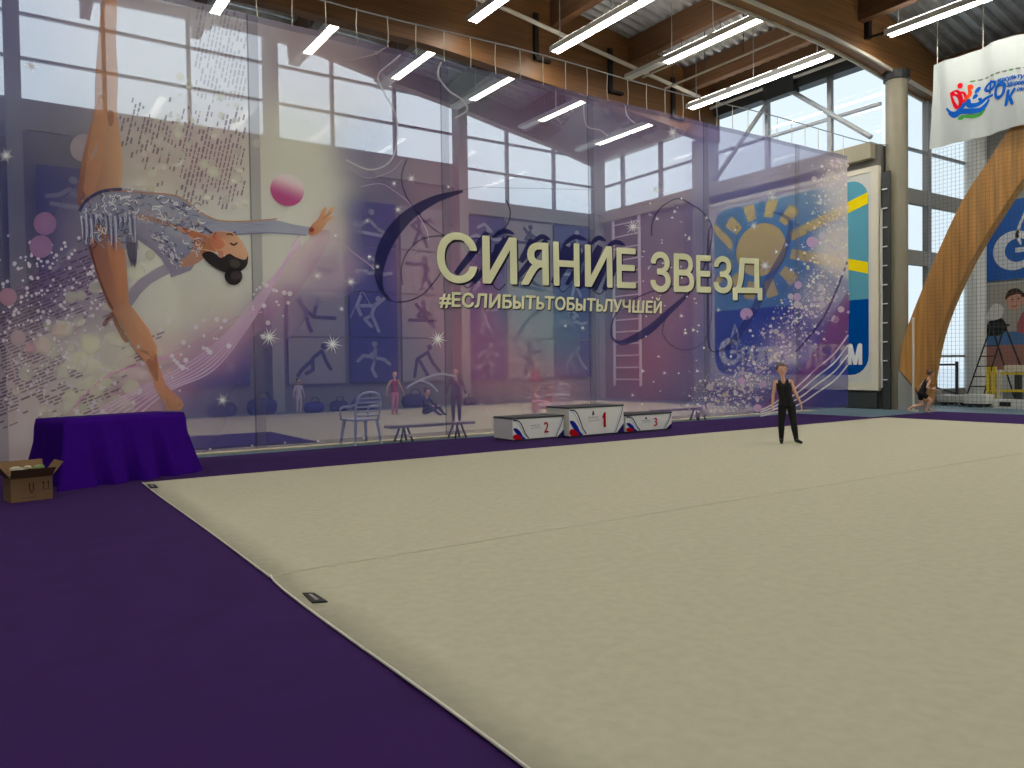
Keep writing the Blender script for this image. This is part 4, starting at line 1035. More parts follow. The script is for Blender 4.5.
# sports posters on the back wall
PC = {'blue': ((28, 36, 108), (138, 142, 164)), 'pale': ((140, 138, 138), (24, 30, 76))}
for k_, (bgc, fgc) in PC.items(): mat('poster_' + k_, bgc, .7); mat('poster_figure_' + k_, fgc, .7)
FIG = {
 'rowing': ((.48, .80), [[(.62, .40), (.42, .62)], [(.42, .62), (.22, .48), (.02, .44)], [(.62, .40), (.85, .30)], [(.1, .30), (.95, .22)]]),
 'swimming': ((.52, .58), [[(.25, .70), (.45, .80), (.66, .62)], [(.02, .42), (.2, .48), (.4, .40), (.6, .46), (.8, .40), (.98, .44)]]),
 'archery': ((.62, .90), [[(.55, .78), (.42, .48)], [(.15, .72), (.55, .74), (.78, .92)], [(.42, .48), (.25, .40), (.42, .22)], [(.45, .48), (.62, .10)], [(.15, .95), (.05, .72), (.15, .50)]]),
 'horse riding': ((.50, .90), [[(.52, .78), (.50, .48)], [(.50, .48), (.42, .28), (.52, .10)], [(.05, .48), (.2, .62), (.4, .58), (.75, .52), (.9, .40)], [(.52, .72), (.36, .60)]]),
 'vaulting': ((.10, .76), [[(.2, .62), (.42, .42)], [(.2, .60), (.28, .28), (.36, .08)], [(.42, .42), (.55, .9)], [(.42, .42), (.95, .40)]]),
 'bowling': ((.66, .84), [[(.60, .72), (.38, .56)], [(.38, .56), (.38, .28), (.22, .20)], [(.38, .52), (.12, .30), (.02, .16)], [(.62, .70), (.72, .46), (.82, .30)]]),
 'shooting': ((.55, .86), [[(.56, .74), (.58, .44)], [(.56, .72), (.05, .72)], [(.58, .44), (.45, .10)], [(.58, .44), (.78, .10)], [(.56, .72), (.70, .56)]]),
 'canoeing': ((.52, .84), [[(.50, .72), (.34, .50)], [(.50, .66), (.70, .56)], [(.10, .40), (.85, .40)], [(.30, .80), (.80, .24)], [(.34, .50), (.60, .48)]]),
 'running': ((.60, .88), [[(.55, .76), (.45, .48)], [(.45, .48), (.66, .34), (.60, .10)], [(.45, .48), (.28, .30), (.05, .30)], [(.55, .72), (.80, .62)], [(.55, .72), (.30, .70), (.22, .56)]]),
 'hockey': ((.66, .82), [[(.62, .70), (.30, .52)], [(.30, .52), (.22, .08)], [(.34, .52), (.60, .10)], [(.62, .66), (.76, .40), (.95, .20)]]),
 'boxing': ((.40, .88), [[(.40, .76), (.42, .46)], [(.40, .70), (.80, .72)], [(.42, .46), (.26, .10)], [(.42, .46), (.64, .10)], [(.40, .70), (.22, .56), (.36, .48)]]),
 'diving': ((.22, .30), [[(.30, .40), (.55, .62)], [(.55, .62), (.90, .92)], [(.30, .40), (.08, .10)], [(.55, .60), (.86, .80)]]),
}
def poster(x0, x1, z0, z1, kind, fig, label):
    w_, h_ = x1 - x0, z1 - z0
    t = thing('sports_poster', label, 'poster', ((x0 + x1) / 2, 23.95, z0), 0, 'sports posters on the back wall')
    b = MB(); b.box(-w_ / 2, w_ / 2, -.02, .05, 0, h_, MATS['poster_' + kind]); b.build('panel', t)
    f = MB(); m = MATS['poster_figure_' + kind]; s_ = min(w_, h_) * .92
    P = lambda a, c: ((a - .5) * s_ * 1.0, -.022, h_ / 2 + (c - .5) * s_)
    (hx, hz), st = FIG[fig]
    def disc(a, c, r):
        p0 = P(a, c); vs = [p0] + [(p0[0] + r * cos(2 * pi * i / 14), p0[1], p0[2] + r * sin(2 * pi * i / 14)) for i in range(14)]
        vs += [(v[0], -.034, v[2]) for v in vs]
        f.add(vs, [(0, 1 + (i + 1) % 14, 1 + i) for i in range(14)] + [(15, 16 + i, 16 + (i + 1) % 14) for i in range(14)] + [(1 + i, 1 + (i + 1) % 14, 16 + (i + 1) % 14, 16 + i) for i in range(14)], m)
    disc(hx, hz, s_ * .075)
    for line in st:
        for a, c in zip(line, line[1:]):
            pa, pc = P(*a), P(*c); f.bar((pa[0], -.028, pa[2]), (pc[0], -.028, pc[2]), s_ * .085, .011, m, up=(0, 1, 0))
        for a in line: disc(*a, s_ * .042)
    f.build('sport_figure', t)
COLS = [(1.10, 2.85, 'blue', 'behind the raised leg'), (2.95, 4.5, 'pale', 'behind the bending body'), (4.66, 6.5, 'blue', 'behind the hair bun and pink ribbons'),
        (7.70, 9.56, 'pale', 'behind the open hand'), (9.74, 11.45, 'blue', 'behind the thick dark flourish'), (11.62, 13.25, 'pale', 'left of the title'),
        (14.25, 15.85, 'blue', 'behind the first title letters'), (15.95, 18.06, 'pale', 'behind the middle title letters'), (18.15, 19.95, 'blue', 'nearest the corner')]
ROWZ = [(5.36, 6.83, 'topmost'), (3.86, 5.32, 'second from top'), (2.36, 3.82, 'third from top'), (0.86, 2.32, 'lowest')]
order = [['rowing', 'diving', 'boxing', 'hockey'], ['canoeing', 'running', 'archery', 'swimming'], ['shooting', 'vaulting', 'diving', 'bowling'],
         ['rowing', 'swimming', 'vaulting', 'bowling'], ['rowing', 'swimming', 'archery', 'horse riding'], ['boxing', 'shooting', 'canoeing', 'hockey'],
         ['swimming', 'diving', 'boxing', 'running'], ['canoeing', 'rowing', 'diving', 'boxing'], ['hockey', 'shooting', 'swimming', 'hockey']]
for (x0, x1, kd, wh), figs in zip(COLS, order):
    for (z0, z1, rn), fg in zip(ROWZ, figs):
        poster(x0, x1, z0, z1, kd, fg, '%s poster with a %s figure, %s %s' % (kd, fg, rn, wh))

# wall ladder in the corner of the end wall
t = thing('wall_ladder', 'tall white climbing ladder on the end wall left of the sun sign', 'ladder', (XE - 0.14, 21.45, 0.5))
for yy in (0, 1.45):
    l = MB(); l.box(-.04, .04, yy - .04, yy + .04, 0, 6.55, M_white); l.build('side_rail', t)
for i in range(14):
    r_ = MB(); r_.tube([(0, .04, .25 + i * .46), (0, 1.41, .25 + i * .46)], .028, M_white, 8); r_.build('rung', t)

# sun sign on the end wall
t = thing('sun_sign', 'framed blue sign with a yellow sun and white lettering on the end wall', 'sign', (XE, 12.03, 0.52))
SY, SH = 6.02, 6.17
f = MB(); bw = .36
f.box(-.16, .0, 0, SY, 0, .22, M_offw); f.box(-.16, 0, 0, SY, SH - .14, SH, M_offw); f.box(-.16, 0, 0, .20, .22, SH - .14, M_offw); f.box(-.16, 0, SY - .14, SY, .22, SH - .14, M_offw)
f.build('sign_frame', t)
b = MB()
def SP(a, c, k): return (-.14 - .002 * k, (SY - .14) + (0.20 - (SY - .14)) * a, .22 + (SH - .36) * c)   # a 0..1 left to right, c 0..1 up
def sp(pts, col, k): 
    tri = tessellate_polygon([[Vector((a, c, 0)) for a, c in pts]])
    b.add([SP(a, c, k) for a, c in pts], [tuple(q) for q in tri], M_print, [(*lin(col), 1)] * len(pts))
Wp, Hp = SY - .34, SH - .36
def rrect(a0, c0, a1, c1, r):
    o = []
    for (ca, cc, s0) in ((a1 - r / Wp, c1 - r / Hp, 0), (a0 + r / Wp, c1 - r / Hp, 90), (a0 + r / Wp, c0 + r / Hp, 180), (a1 - r / Wp, c0 + r / Hp, 270)):
        for i in range(7): an = radians(s0 + 15 * i); o.append((ca + r / Wp * cos(an), cc + r / Hp * sin(an)))
    return o
sp([(0, 0), (1, 0), (1, 1), (0, 1)], (205, 206, 200), 0)
TEAL, AZ, YEL = (92, 158, 178), (0, 74, 150), (238, 214, 24)
sp(rrect(.015, .035, .985, .975, .55), AZ, 1)
sp([(.015, .40), (.985, .40)] + [p_ for p_ in rrect(.015, .035, .985, .975, .55) if p_[1] > .5], TEAL, 2)
sc_a, sc_c, R0 = .345, .715, .95
sp([(sc_a + R0 / Wp * cos(2 * pi * i / 40), sc_c + .87 * R0 / Hp * sin(2 * pi * i / 40)) for i in range(40)], YEL, 3)
for i in range(12):
    an = 2 * pi * i / 12 + .26; r0, r1 = 1.16, 1.80 if abs(sin(an)) > .5 else 4.3
    q = []
    for rr, wd in ((r0, .17), (r1, .22 if r1 < 3 else .19)):
        for s_ in ((-1, 1) if rr == r0 else (1, -1)):
            q.append((sc_a + (rr * cos(an) - s_ * wd * sin(an)) / Wp, sc_c + .87 * (rr * sin(an) + s_ * wd * cos(an)) / Hp))
    q = [(min(.983, max(.017, a)), min(.972, max(.402, c))) for a, c in q]
    if abs(q[0][0] - q[3][0]) + abs(q[0][1] - q[3][1]) > .02: sp(q, YEL, 3)
# flame emblem: open ring with a crossbar and a flame
LG = (222, 224, 226)
def emblem(fn, ca, cc, r, col):
    ring = []; inner = []
    for i in range(26):
        an = radians(38 + 322 * i / 25) ; ring.append((ca + r * cos(an), cc + r * sin(an))); inner.append((ca + .16 * r + .60 * r * cos(an), cc + .60 * r * sin(an)))
    for i in range(25): fn([ring[i], ring[i + 1], inner[i + 1], inner[i]], col)
    fn([(ca + .05 * r, cc + .12 * r), (ca + r * 1.02, cc + .12 * r), (ca + r * 1.02, cc - .12 * r), (ca + .05 * r, cc - .12 * r)], col)
    fl_o = [(ca + .30 * r, cc + .2 * r), (ca + .02 * r, cc + .75 * r), (ca + .22 * r, cc + 1.35 * r), (ca + .52 * r, cc + 2.05 * r), (ca + .78 * r, cc + 1.35 * r), (ca + .92 * r, cc + .75 * r), (ca + .62 * r, cc + .2 * r)]
    fl_i = [(ca + .36 * r, cc + .35 * r), (ca + .20 * r, cc + .75 * r), (ca + .32 * r, cc + 1.25 * r), (ca + .50 * r, cc + 1.68 * r), (ca + .66 * r, cc + 1.25 * r), (ca + .74 * r, cc + .75 * r), (ca + .56 * r, cc + .35 * r)]
    for i in range(6): fn([fl_o[i], fl_o[i + 1], fl_i[i + 1], fl_i[i]], col)
emblem(lambda q, c: sp([(.125 + x / Wp, .165 + z / Hp) for x, z in q], c, 4), 0, 0, .46, LG)
def sign_text(txt, a0, a1, c0, c1, col, k):
    V, T = text_tris(txt, 0, 0)
    for q, (ox, oz) in enumerate(((0, 0), (-.006, 0), (.006, 0), (0, .004))):
        b.add([SP(a0 + (a1 - a0) * x + ox, c0 + (c1 - c0) * y + oz, k + .2 * q) for x, y in V], T, M_print, [(*lin(col), 1)] * len(V))
sign_text('\u0413\u0410\u0417\u041f\u0420\u041e\u041c',   .215, .58, .085, .185, (226, 228, 230), 4)
sign_text('\u0414\u0415\u0422\u042f\u041c', .64, .945, .085, .185, (226, 228, 230), 4)
b.build('sign_sheet', t, fix=False)
# rack of short bars between the sign and the round column
t = thing('bar_rack', 'narrow rack of white rungs over a dark gap beside the round column', 'rack', (XE - .05, 11.76, 0.0))
b = MB(); b.box(0, .06, 0, .22, 0, 6.5, M_dark); b.build('dark_gap_sheet', t)  # dark sheet put in for the unlit gap behind the rungs
b = MB(); b.box(-.06, .0, .20, .23, .6, 5.5, M_white); b.build('post', t)
for i in range(11):
    r_ = MB(); r_.box(-.05, -.005, .06, .19, .8 + i * .52, .83 + i * .52, M_white); r_.build('rung', t)
b = MB(); b.box(XE - .12, XE, 12.1, 17.9, 0.02, .46, M_dark); struct(b.build('baseboard_right'))

# hanging sheet with the swimmers' emblem
t = thing('emblem_sheet', 'white hanging sheet with red, blue and green emblem and blue letters', 'banner', (20.2, 10.54, 6.785))
SL_, SHt = 5.77, 2.135
b = MB()
def EP(a, c, k):   # a metres to the right (towards the viewer), c metres up
    dep = .10 * sin(a * 2.1 + .6) * (.4 + .6 * (1 - c / SHt)) + .06 * sin(a * 5.3 + c) + .03 * sin(a * 11 + c * .5) + (.10 * math.exp(-((a - 2.3) / .5) ** 2) * (1 - c / SHt))
    sag = -.05 * sin(a * 3.0) * (1 if c > 1 else .5) * .5
    return (-.004 * k + dep, -a + (.10 * (1 - c / SHt) if a < .05 else 0), c + sag * (c / SHt) + .02 * sin(a * 4) * (1 - c / SHt))
nx, nz = 80, 24
vs = [EP(SL_ * i / nx, SHt * j / nz, 0) for j in range(nz + 1) for i in range(nx + 1)]
fs = [(j * (nx + 1) + i, j * (nx + 1) + i + 1, (j + 1) * (nx + 1) + i + 1, (j + 1) * (nx + 1) + i) for j in range(nz) for i in range(nx)]
b.add(vs, fs, M_print, [(*lin((180, 187, 186)), 1)] * len(vs))
def ep_u(u, v):
    p = onx(u, v, 20.2); return 10.54 - p.y, p.z - 6.785
def esp(pts, col, k, curve=True):
    q = [ep_u(a, c) for a, c in pts]
    if curve: q = [(p.x, p.y) for p in catmull([(a, c, 0) for a, c in q], 5, True)]
    tri = tessellate_polygon([[Vector((a, c, 0)) for a, c in q]]); b.add([EP(a, c, k) for a, c in q], [tuple(x) for x in tri], M_print, [(*lin(col), 1)] * len(q))
def erb(pts, wd, col, k):
    q = catmull([(*ep_u(a, c), 0) for a, c in pts], 8); vs = []; N = len(q)
    for i, p in enumerate(q):
        d = (q[min(i + 1, N - 1)] - q[max(i - 1, 0)]).normalized(); t_ = i / (N - 1); w2 = wd * (.35 + .65 * sin(pi * t_)) / 2
        vs += [EP(p.x - d.y * w2, p.y + d.x * w2, k), EP(p.x + d.y * w2, p.y - d.x * w2, k)]
    b.add(vs, [(2 * i, 2 * i + 1, 2 * i + 3, 2 * i + 2) for i in range(N - 1)], M_print, [(*lin(col), 1)] * len(vs))
def CF(*p): return [(904 + x / 8.533, 60 + y / 8.533) for x, y in p]
RED, OR_, BL, GR = (206, 22, 38), (226, 74, 30), (24, 88, 176), (64, 140, 62)
erb(CF((395, 275), (415, 350), (440, 400), (470, 395), (475, 340), (450, 300), (410, 295)), .10, RED, 2)
erb(CF((420, 265), (450, 260), (480, 300), (495, 350), (530, 330), (510, 280), (470, 270)), .09, RED, 2)
esp(CF((455, 205), (480, 190), (500, 205), (490, 235), (460, 235)), RED, 3); esp(CF((395, 280), (415, 262), (432, 280), (420, 305), (400, 303)), RED, 3)
erb(CF((500, 350), (540, 320), (565, 280), (550, 230)), .10, OR_, 2); esp(CF((545, 215), (575, 205), (592, 225), (580, 248), (552, 245)), OR_, 3)
erb(CF((350, 410), (390, 450), (440, 450), (500, 390), (545, 350), (560, 385), (620, 375), (690, 320), (765, 300)), .13, BL, 2)
erb(CF((370, 450), (420, 480), (480, 440), (560, 435), (640, 420), (690, 370), (720, 330)), .13, BL, 2)
erb(CF((480, 475), (560, 480), (630, 465), (680, 410)), .09, GR, 2); erb(CF((450, 500), (480, 492), (510, 490)), .10, GR, 2)
for pts in (((590, 330), (610, 300), (620, 290)), ((605, 280), (625, 245), (640, 225)), ((632, 340), (640, 330), (648, 335))): erb(CF(*pts), .09, BL, 3)
def etext(txt, p0, p1, h_px, col, bold, shear=0.25):
    a0, c0 = ep_u(*CF(p0)[0]); a1, c1 = ep_u(*CF(p1)[0]); _, ct = ep_u(*CF((p0[0], p0[1] - h_px))[0])
    V, T = text_tris(txt, 0, shear); h_ = ct - c0
    for q, (ox, oz) in enumerate(((0, 0), (-bold, 0), (bold, 0), (0, bold), (0, -bold))):
        vs = [EP(a0 + (a1 - a0) * x + ox, c0 + (c1 - c0) * x + h_ * y + oz, 3 + .2 * q) for x, y in V]
        b.add(vs, T, M_print, [(*lin(col), 1)] * len(vs))
etext('\u041e', (676, 270), (797, 250), 66, BL, .018); etext('I', (724, 284), (750, 280), 108, BL, .014); etext('\u041e', (785, 338), (875, 325), 125, BL, .022); etext('\u041a', (875, 400), (970, 378), 125, BL, .022)
etext('\u0438\u0437\u043a\u0443\u043b\u044c\u0442\u0443\u0440\u043d\u043e', (812, 205), (1130, 140), 42, BL, .006); etext('\u0437\u0434\u043e\u0440\u043e\u0432\u0438\u0442\u0435\u043b\u044c\u043d\u044b\u0439', (892, 240), (1240, 178), 42, BL, .006); etext('\u043e\u043c\u043f\u043b\u0435\u043a\u0441', (985, 275), (1160, 245), 36, BL, .006)
for i in range(9):
    x = 560 + i * 58; erb(CF((x, 182 - i * 14), (x + 24, 178 - i * 14), (x + 44, 172 - i * 14)), .045, (120, 120, 110) if i % 3 else (90, 130, 80), 2)
b.build('printed_sheet', t, fix=False)
for a in (0.1, 1.2, 2.4, 3.6, 4.8, 5.7):
    c = MB(); c.tube([(EP(a, SHt, 0)[0], -a, SHt), (EP(a, SHt, 0)[0], -a, deck_z(20.2, 8) - 6.785)], .012, M_offw, 5); c.build('hanging_cord', t)

# blue sign on the far right wall and the picture panel below it
t = thing('flame_sign', 'blue sign with a white flame emblem on the far right wall', 'sign', (26.0, 11.95, 3.78))
b = MB(); b.box(-.06, 0, -3.6, 0, 0, 2.4, mat('sign_blue', (0, 96, 186), .5)); b.build('sign_panel', t)
b = MB()
def fsp(q, col): 
    tri = tessellate_polygon([[Vector((x, z, 0)) for x, z in q]]); b.add([(-.066, -x, z) for x, z in q], [tuple(k) for k in tri], M_print, [(*lin(col), 1)] * len(q))
emblem(lambda q, c: fsp([(.90 + x, .86 + z) for x, z in q], c), 0, 0, .60, (228, 232, 236))
b.build('emblem_print', t, fix=False)
t = thing('picture_panel', 'picture panel of a smiling child below the blue flame sign', 'picture', (26.0, 11.95, 0.4))
b = MB(); b.box(-.05, 0, -3.6, 0, 0, 3.3, mat('panel_white', (200, 200, 198), .6)); b.build('backing_panel', t)
b = MB(); kk = [0]
def psp(pts, col):
    kk[0] += 1; pts = [((a if c < 1.7 or a > 2 else a), (c + .35 if c < 1.5 else c * 1.13 + .16)) for a, c in pts]
    q = pts if len(pts) == 4 and pts[1][0] > 3 else [(p.x, p.y) for p in catmull([(a, c, 0) for a, c in pts], 5, True)]
    tri = tessellate_polygon([[Vector((x, z, 0)) for x, z in q]]); b.add([(-.052 - .0006 * kk[0], -x, z) for x, z in q], [tuple(k) for k in tri], M_print, [(*lin(col), 1)] * len(q))
psp([(0.02, 1.3), (3.5, 1.3), (3.5, 2.75), (0.02, 2.75)], (176, 170, 160)); psp([(0.02, .25), (3.5, .25), (3.5, 1.1), (0.02, 1.1)], (170, 120, 108)); psp([(0.02, 1.02), (3.5, 1.02), (3.5, 1.42), (.02, 1.42)], (84, 126, 176))
psp([(.1, 1.4), (.2, 1.75), (.55, 1.8), (.7, 1.5), (.5, 1.35), (.2, 1.32)], (40, 48, 44)); psp([(.1, 1.8), (.3, 2.2), (.6, 2.1), (.5, 1.8)], (222, 220, 214)); psp([(1.0, 1.4), (1.2, 2.0), (1.7, 1.9), (2.3, 1.5), (1.9, 1.35)], (172, 96, 100))
HS = lambda pts: [(.92 + (a - 1.02) * .62, 2.28 + (c - 2.28) * .62) for a, c in pts]
psp(HS([(.62, 2.2), (.75, 2.6), (1.15, 2.68), (1.42, 2.4), (1.3, 2.0), (1.0, 1.82), (.72, 1.95)]), (214, 160, 138)); psp(HS([(.58, 2.3), (.7, 2.68), (1.1, 2.78), (1.45, 2.5), (1.36, 2.36), (1.2, 2.52), (.8, 2.46)]), (74, 54, 44))
psp(HS([(.84, 2.3), (.9, 2.33), (.96, 2.3), (.9, 2.27)]), (60, 44, 40)); psp(HS([(1.12, 2.32), (1.18, 2.35), (1.24, 2.32), (1.18, 2.29)]), (60, 44, 40)); psp(HS([(.88, 2.05), (1.02, 2.0), (1.16, 2.06), (1.02, 1.96)]), (168, 84, 80))
for i in range(4): psp([(1.2 + .2 * i, 1.45), (1.28 + .2 * i, 1.45), (1.34 + .2 * i, 1.8), (1.26 + .2 * i, 1.8)], (220, 200, 196))
b.build('picture_print', t, fix=False)

# protective net at the right
M_net = mat('net_cord', (92, 94, 92), .8); 
t = MB()
for i in range(0, 66): y = 10.72 - i * .10; t.bar((20.13, y, .1), (20.13, y, 6.7), .0045, .0045, M_net)
for j in range(0, 67): z = .1 + j * .10; t.bar((20.13, 10.72, z), (20.13, 4.2, z), .0045, .0045, M_net)
o = tag(t.build('safety_net', fix=False), 'fine dark safety net hanging before the wooden arch leg', 'net')
b = MB(); b.tube([(19.9, 10.87, 0.004), (19.9, 10.87, 2.45)], .028, M_offw, 10); b.tube([(19.9, 10.87, 0.004), (19.9, 10.87, .05)], .12, M_offw, 12)
tag(b.build('net_post'), 'slim white post standing before the wooden arch foot', 'post')

# ladder, frames, trolley by the far right
t = thing('step_ladder', 'black step ladder standing before the picture panel', 'ladder', (24.3, 11.25, 0))
for (s0, s1) in (((0, .48, 0), (0, -.28, 2.3)), ((.05, .02, 0), (.05, -.62, 2.3)), ((.75, -1.15, 0), (0.05, -.62, 2.33)), ((.75, -.65, 0), (0.02, -.28, 2.33))):
    l = MB(); l.tube([s0, s1], .022, M_black, 8); l.build('side_rail', t)
for i in range(7):
    f_ = .10 + .13 * i; r_ = MB(); r_.bar((0, .48 - .76 * f_, 2.3 * f_), (.05, .02 - .64 * f_, 2.3 * f_), .05, .03, M_black); r_.build('rung', t)
b = MB(); b.box(-.05, .15, -.72, -.18, 2.29, 2.34, M_black); b.build('top_platform', t)
M_yel = mat('yellow_paint', (222, 196, 40), .5)
t = thing('yellow_stand', 'yellow apparatus frame beside the step ladder', 'frame', (23.45, 10.35, 0))
for yy in (0.3, .14, -2.6):
    l = MB(); l.box(-.05, .05, yy - .04, yy + .04, 0, 1.12, M_yel); l.build('post', t)
l = MB(); l.box(-.05, .12, -.02, .06, 0, 1.02, M_offw); l.build('white_post', t)
for z in (.90, .42):
    l = MB(); l.box(-.04, .04, -2.6, .3, z, z + .07, M_yel); l.build('crossbar', t)
l = MB(); l.box(.2, .6, -2.6, -.02, .98, 1.16, M_offw); l.build('padded_top', t)
for yy in (-.3, -2.4):
    l = MB(); l.box(.3, .5, yy - .06, yy + .06, 0, .98, M_dark); l.build('leg', t)
def trolley(y0, y1, x, h, label):
    t = thing('low_trolley', label, 'trolley', (x, y0, 0), 0, 'low white trolleys')
    b = MB(); b.box(0, .5, 0, y1 - y0, .10, h, M_white); b.build('deck', t)
    for xx in (.05, .45):
        for yy in (.18, y1 - y0 - .18):
            w2 = MB(); w2.tube([(xx - .03, yy, .10), (xx + .03, yy, .10)], .10, M_black, 14); w2.build('wheel', t)
trolley(11.05, 11.95, 23.2, .30, 'low white wheeled trolley under the steel rail')
trolley(10.40, 11.0, 22.75, .36, 'low white wheeled trolley before the step ladder')
t = thing('floor_rail', 'long white floor box with black slots at the right edge', 'box', (22.7, 8.0, 0))
b = MB(); b.box(0, .3, 0, 2.2, 0, .24, M_white); b.build('body', t)
for yy in (.3, 1.0, 1.75):
    s_ = MB(); s_.box(-.012, .0, yy, yy + .28, .06, .18, M_black); s_.build('slot', t)
t = thing('steel_barrier', 'dark steel barrier rail standing before the facade glazing', 'barrier', (23.9, 11.74, 0))
for yy in (0, .62):
    l = MB(); l.box(-.035, .035, yy - .035, yy + .035, 0, 1.28, M_dark); l.build('post', t)
l = MB(); l.box(-.03, .03, 0, .62, 1.16, 1.22, M_dark); l.build('top_rail', t); l = MB(); l.bar((0, .0, .32), (0, .62, .5), .04, .04, M_dark); l.build('diagonal_rail', t)
b = MB(); b.bar((21.3, 11.5, 3.9), (21.3, 10.4, 4.02), .03, .03, M_offw); b.bar((25.9, 12.0, 5.0), (25.9, 9.0, 5.0), .04, .04, M_offw)
# ------------------------------------------------------------------ PEOPLE
def capsule(b, a, c, ra, rc, m, sq=None):
    a = Vector(a); c = Vector(c); d = c - a; L = d.length; d = d / L if L > 1e-6 else Vector((0, 0, 1))
    P = []; R_ = []
    for t in (-1, -.87, -.5): P.append(a + d * ra * t); R_.append(ra * sqrt(max(.0004, 1 - t * t)))
    for t in (0, .25, .5, .75, 1): P.append(a + d * L * t); R_.append(ra + (rc - ra) * t)
    for t in (.5, .87, 1): P.append(c + d * rc * t); R_.append(rc * sqrt(max(.0004, 1 - t * t)))
    b.tube(P, R_, m, 12)
def person(name, label, loc, rz, J, H, top, legs, shoe=None, sleeves=None, hair=M_hair, skinm=None, vox=.012, face=True, bun=True, legcut=None, group=None, strap=True):
    """J: joint -> (x,y,z) in metres, facing -y"""
    skinm = skinm or M_skin
    b = MB(); k = H / 1.28
    V = {n_: Vector(p) for n_, p in J.items()}
    bones = []
    def cap(n1, n2, r1, r2, kind, p1=None, p2=None):
        a = p1 if p1 is not None else V[n1]; c = p2 if p2 is not None else V[n2]
        capsule(b, a, c, r1 * k, r2 * k, skinm); bones.append((a, c, (r1 + r2) / 2 * k, kind))
    sh = (V['shL'] + V['shR']) / 2; hp = (V['hipL'] + V['hipR']) / 2
    sd = (V['shR'] - V['shL']).normalized(); hd = (V['hipR'] - V['hipL']).normalized()
    chest = sh * .78 + hp * .22; waist = sh * .42 + hp * .58
    for s_ in (-1, 1):
        cap('', '', .062, .058, 'torso', chest + sd * s_ * .048 * k, waist + sd * s_ * .036 * k)
        cap('', '', .058, .068, 'torso', waist + sd * s_ * .036 * k, hp + hd * s_ * .040 * k)
        cap('', '', .040, .055, 'yoke', sh + sd * s_ * .075 * k, chest + sd * s_ * .05 * k)
    cap('', 'neck', .034, .030, 'neck', sh, V['neck'])
    cap('neck', '', .030, .032, 'neck', None, V['head'] + Vector((0, .008 * k, -.03 * k)))
    hb = V['head']; ax = (V['face'] - hb).normalized(); upv = Vector((0, 0, 1)); sx = ax.cross(upv).normalized(); uz = sx.cross(ax)
    def HP(x, y, z): return hb + (sx * x + ax * y + uz * z) * k
    for c_, r_, sq in ((HP(0, -.012, .02), .078, None), (HP(0, .018, -.005), .068, None), (HP(0, .03, -.045), .048, None), (HP(0, .045, -.068), .028, None)):
        b.ball(tuple(c_), r_ * k, skinm, 10); bones.append((c_, c_, r_ * k, 'head'))
    b.ball(tuple(HP(0, .090, -.018)), .012 * k, skinm, 6); b.tube([HP(0, .078, .015), HP(0, .094, -.018)], [.008 * k, .011 * k], skinm, 6)
    for s_ in (-1, 1): b.ball(tuple(HP(s_ * .076, .0, -.008)), .019 * k, skinm, 6, (.6, 1, 1.2))
    for s_ in 'LR':
        cap('sh' + s_, 'el' + s_, .034, .026, 'uarm'); cap('el' + s_, 'wr' + s_, .026, .018, 'farm')
        w_ = V['wr' + s_]; hd_ = (V['ha' + s_] - w_).normalized(); side = hd_.cross(Vector((0, 1, 0))); side = (side if side.length > .1 else hd_.cross(Vector((1, 0, 0)))).normalized()
        fw_ = side.cross(hd_)
        # palm spread across the front-back direction, five separate fingers, thumb from the side of the palm
        for q in (-1, 0, 1): capsule(b, w_ + fw_ * q * .010 * k, w_ + hd_ * .055 * k + fw_ * q * .018 * k, .012 * k, .012 * k, skinm)
        bones.append((w_, w_ + hd_ * .12 * k, .03 * k, 'hand'))
        curl = side * (.012 if s_ == 'L' else -.012) * k
        for q, ln in ((-1.5, .040), (-.5, .050), (.5, .054), (1.5, .046)):
            p0 = w_ + hd_ * .058 * k + fw_ * q * .0145 * k; p1 = p0 + hd_ * ln * .55 * k + curl * .3; p2 = p1 + hd_ * ln * .45 * k + curl
            capsule(b, p0, p1, .0075 * k, .007 * k, skinm); capsule(b, p1, p2, .007 * k, .006 * k, skinm)
        th0 = w_ + hd_ * .022 * k - fw_ * .026 * k; th1 = th0 + hd_ * .028 * k - fw_ * .018 * k
        capsule(b, th0, th1, .010 * k, .008 * k, skinm); capsule(b, th1, th1 + hd_ * .022 * k - fw_ * .004 * k, .008 * k, .007 * k, skinm)
        cap('hip' + s_, 'kn' + s_, .062, .042, 'thigh'); cap('kn' + s_, '', .042, .040, 'calf', None, V['kn' + s_] * .7 + V['an' + s_] * .3); cap('', 'an' + s_, .042, .025, 'calf', V['kn' + s_] * .7 + V['an' + s_] * .3)
        hl = V['an' + s_] + Vector((0, 0, -.018 * k))
        cap('', 'to' + s_, .026, .019, 'foot', hl)
        bones[-1] = (hl, V['to' + s_], .022 * k, 'foot')
    tmp = b.build(name + '_shape'); tmp.location = (0, 0, 0)
    md = tmp.modifiers.new('r', 'REMESH'); md.mode = 'VOXEL'; md.voxel_size = vox * k
    sm = tmp.modifiers.new('s', 'SMOOTH'); sm.factor = .5; sm.iterations = 2
    dg = bpy.context.evaluated_depsgraph_get(); dg.update()
    me = bpy.data.meshes.new_from_object(tmp.evaluated_get(dg)); bpy.data.objects.remove(tmp)
    me.name = name; me.materials.clear(); me.materials.append(skinm)
    lo = min(v.co.z for v in me.vertices)
    root = bpy.data.objects.new(name, None); COL.objects.link(root); root.location = (loc[0], loc[1], loc[2]); root.rotation_euler = (0, 0, rz)
    tag(root, label, 'person', group)
    me.transform(Matrix.Translation((0, 0, -lo)))
    me.polygons.foreach_set('use_smooth', [True] * len(me.polygons))
    body = bpy.data.objects.new('body', me); COL.objects.link(body); body.parent = root
    dz = Vector((0, 0, -lo))
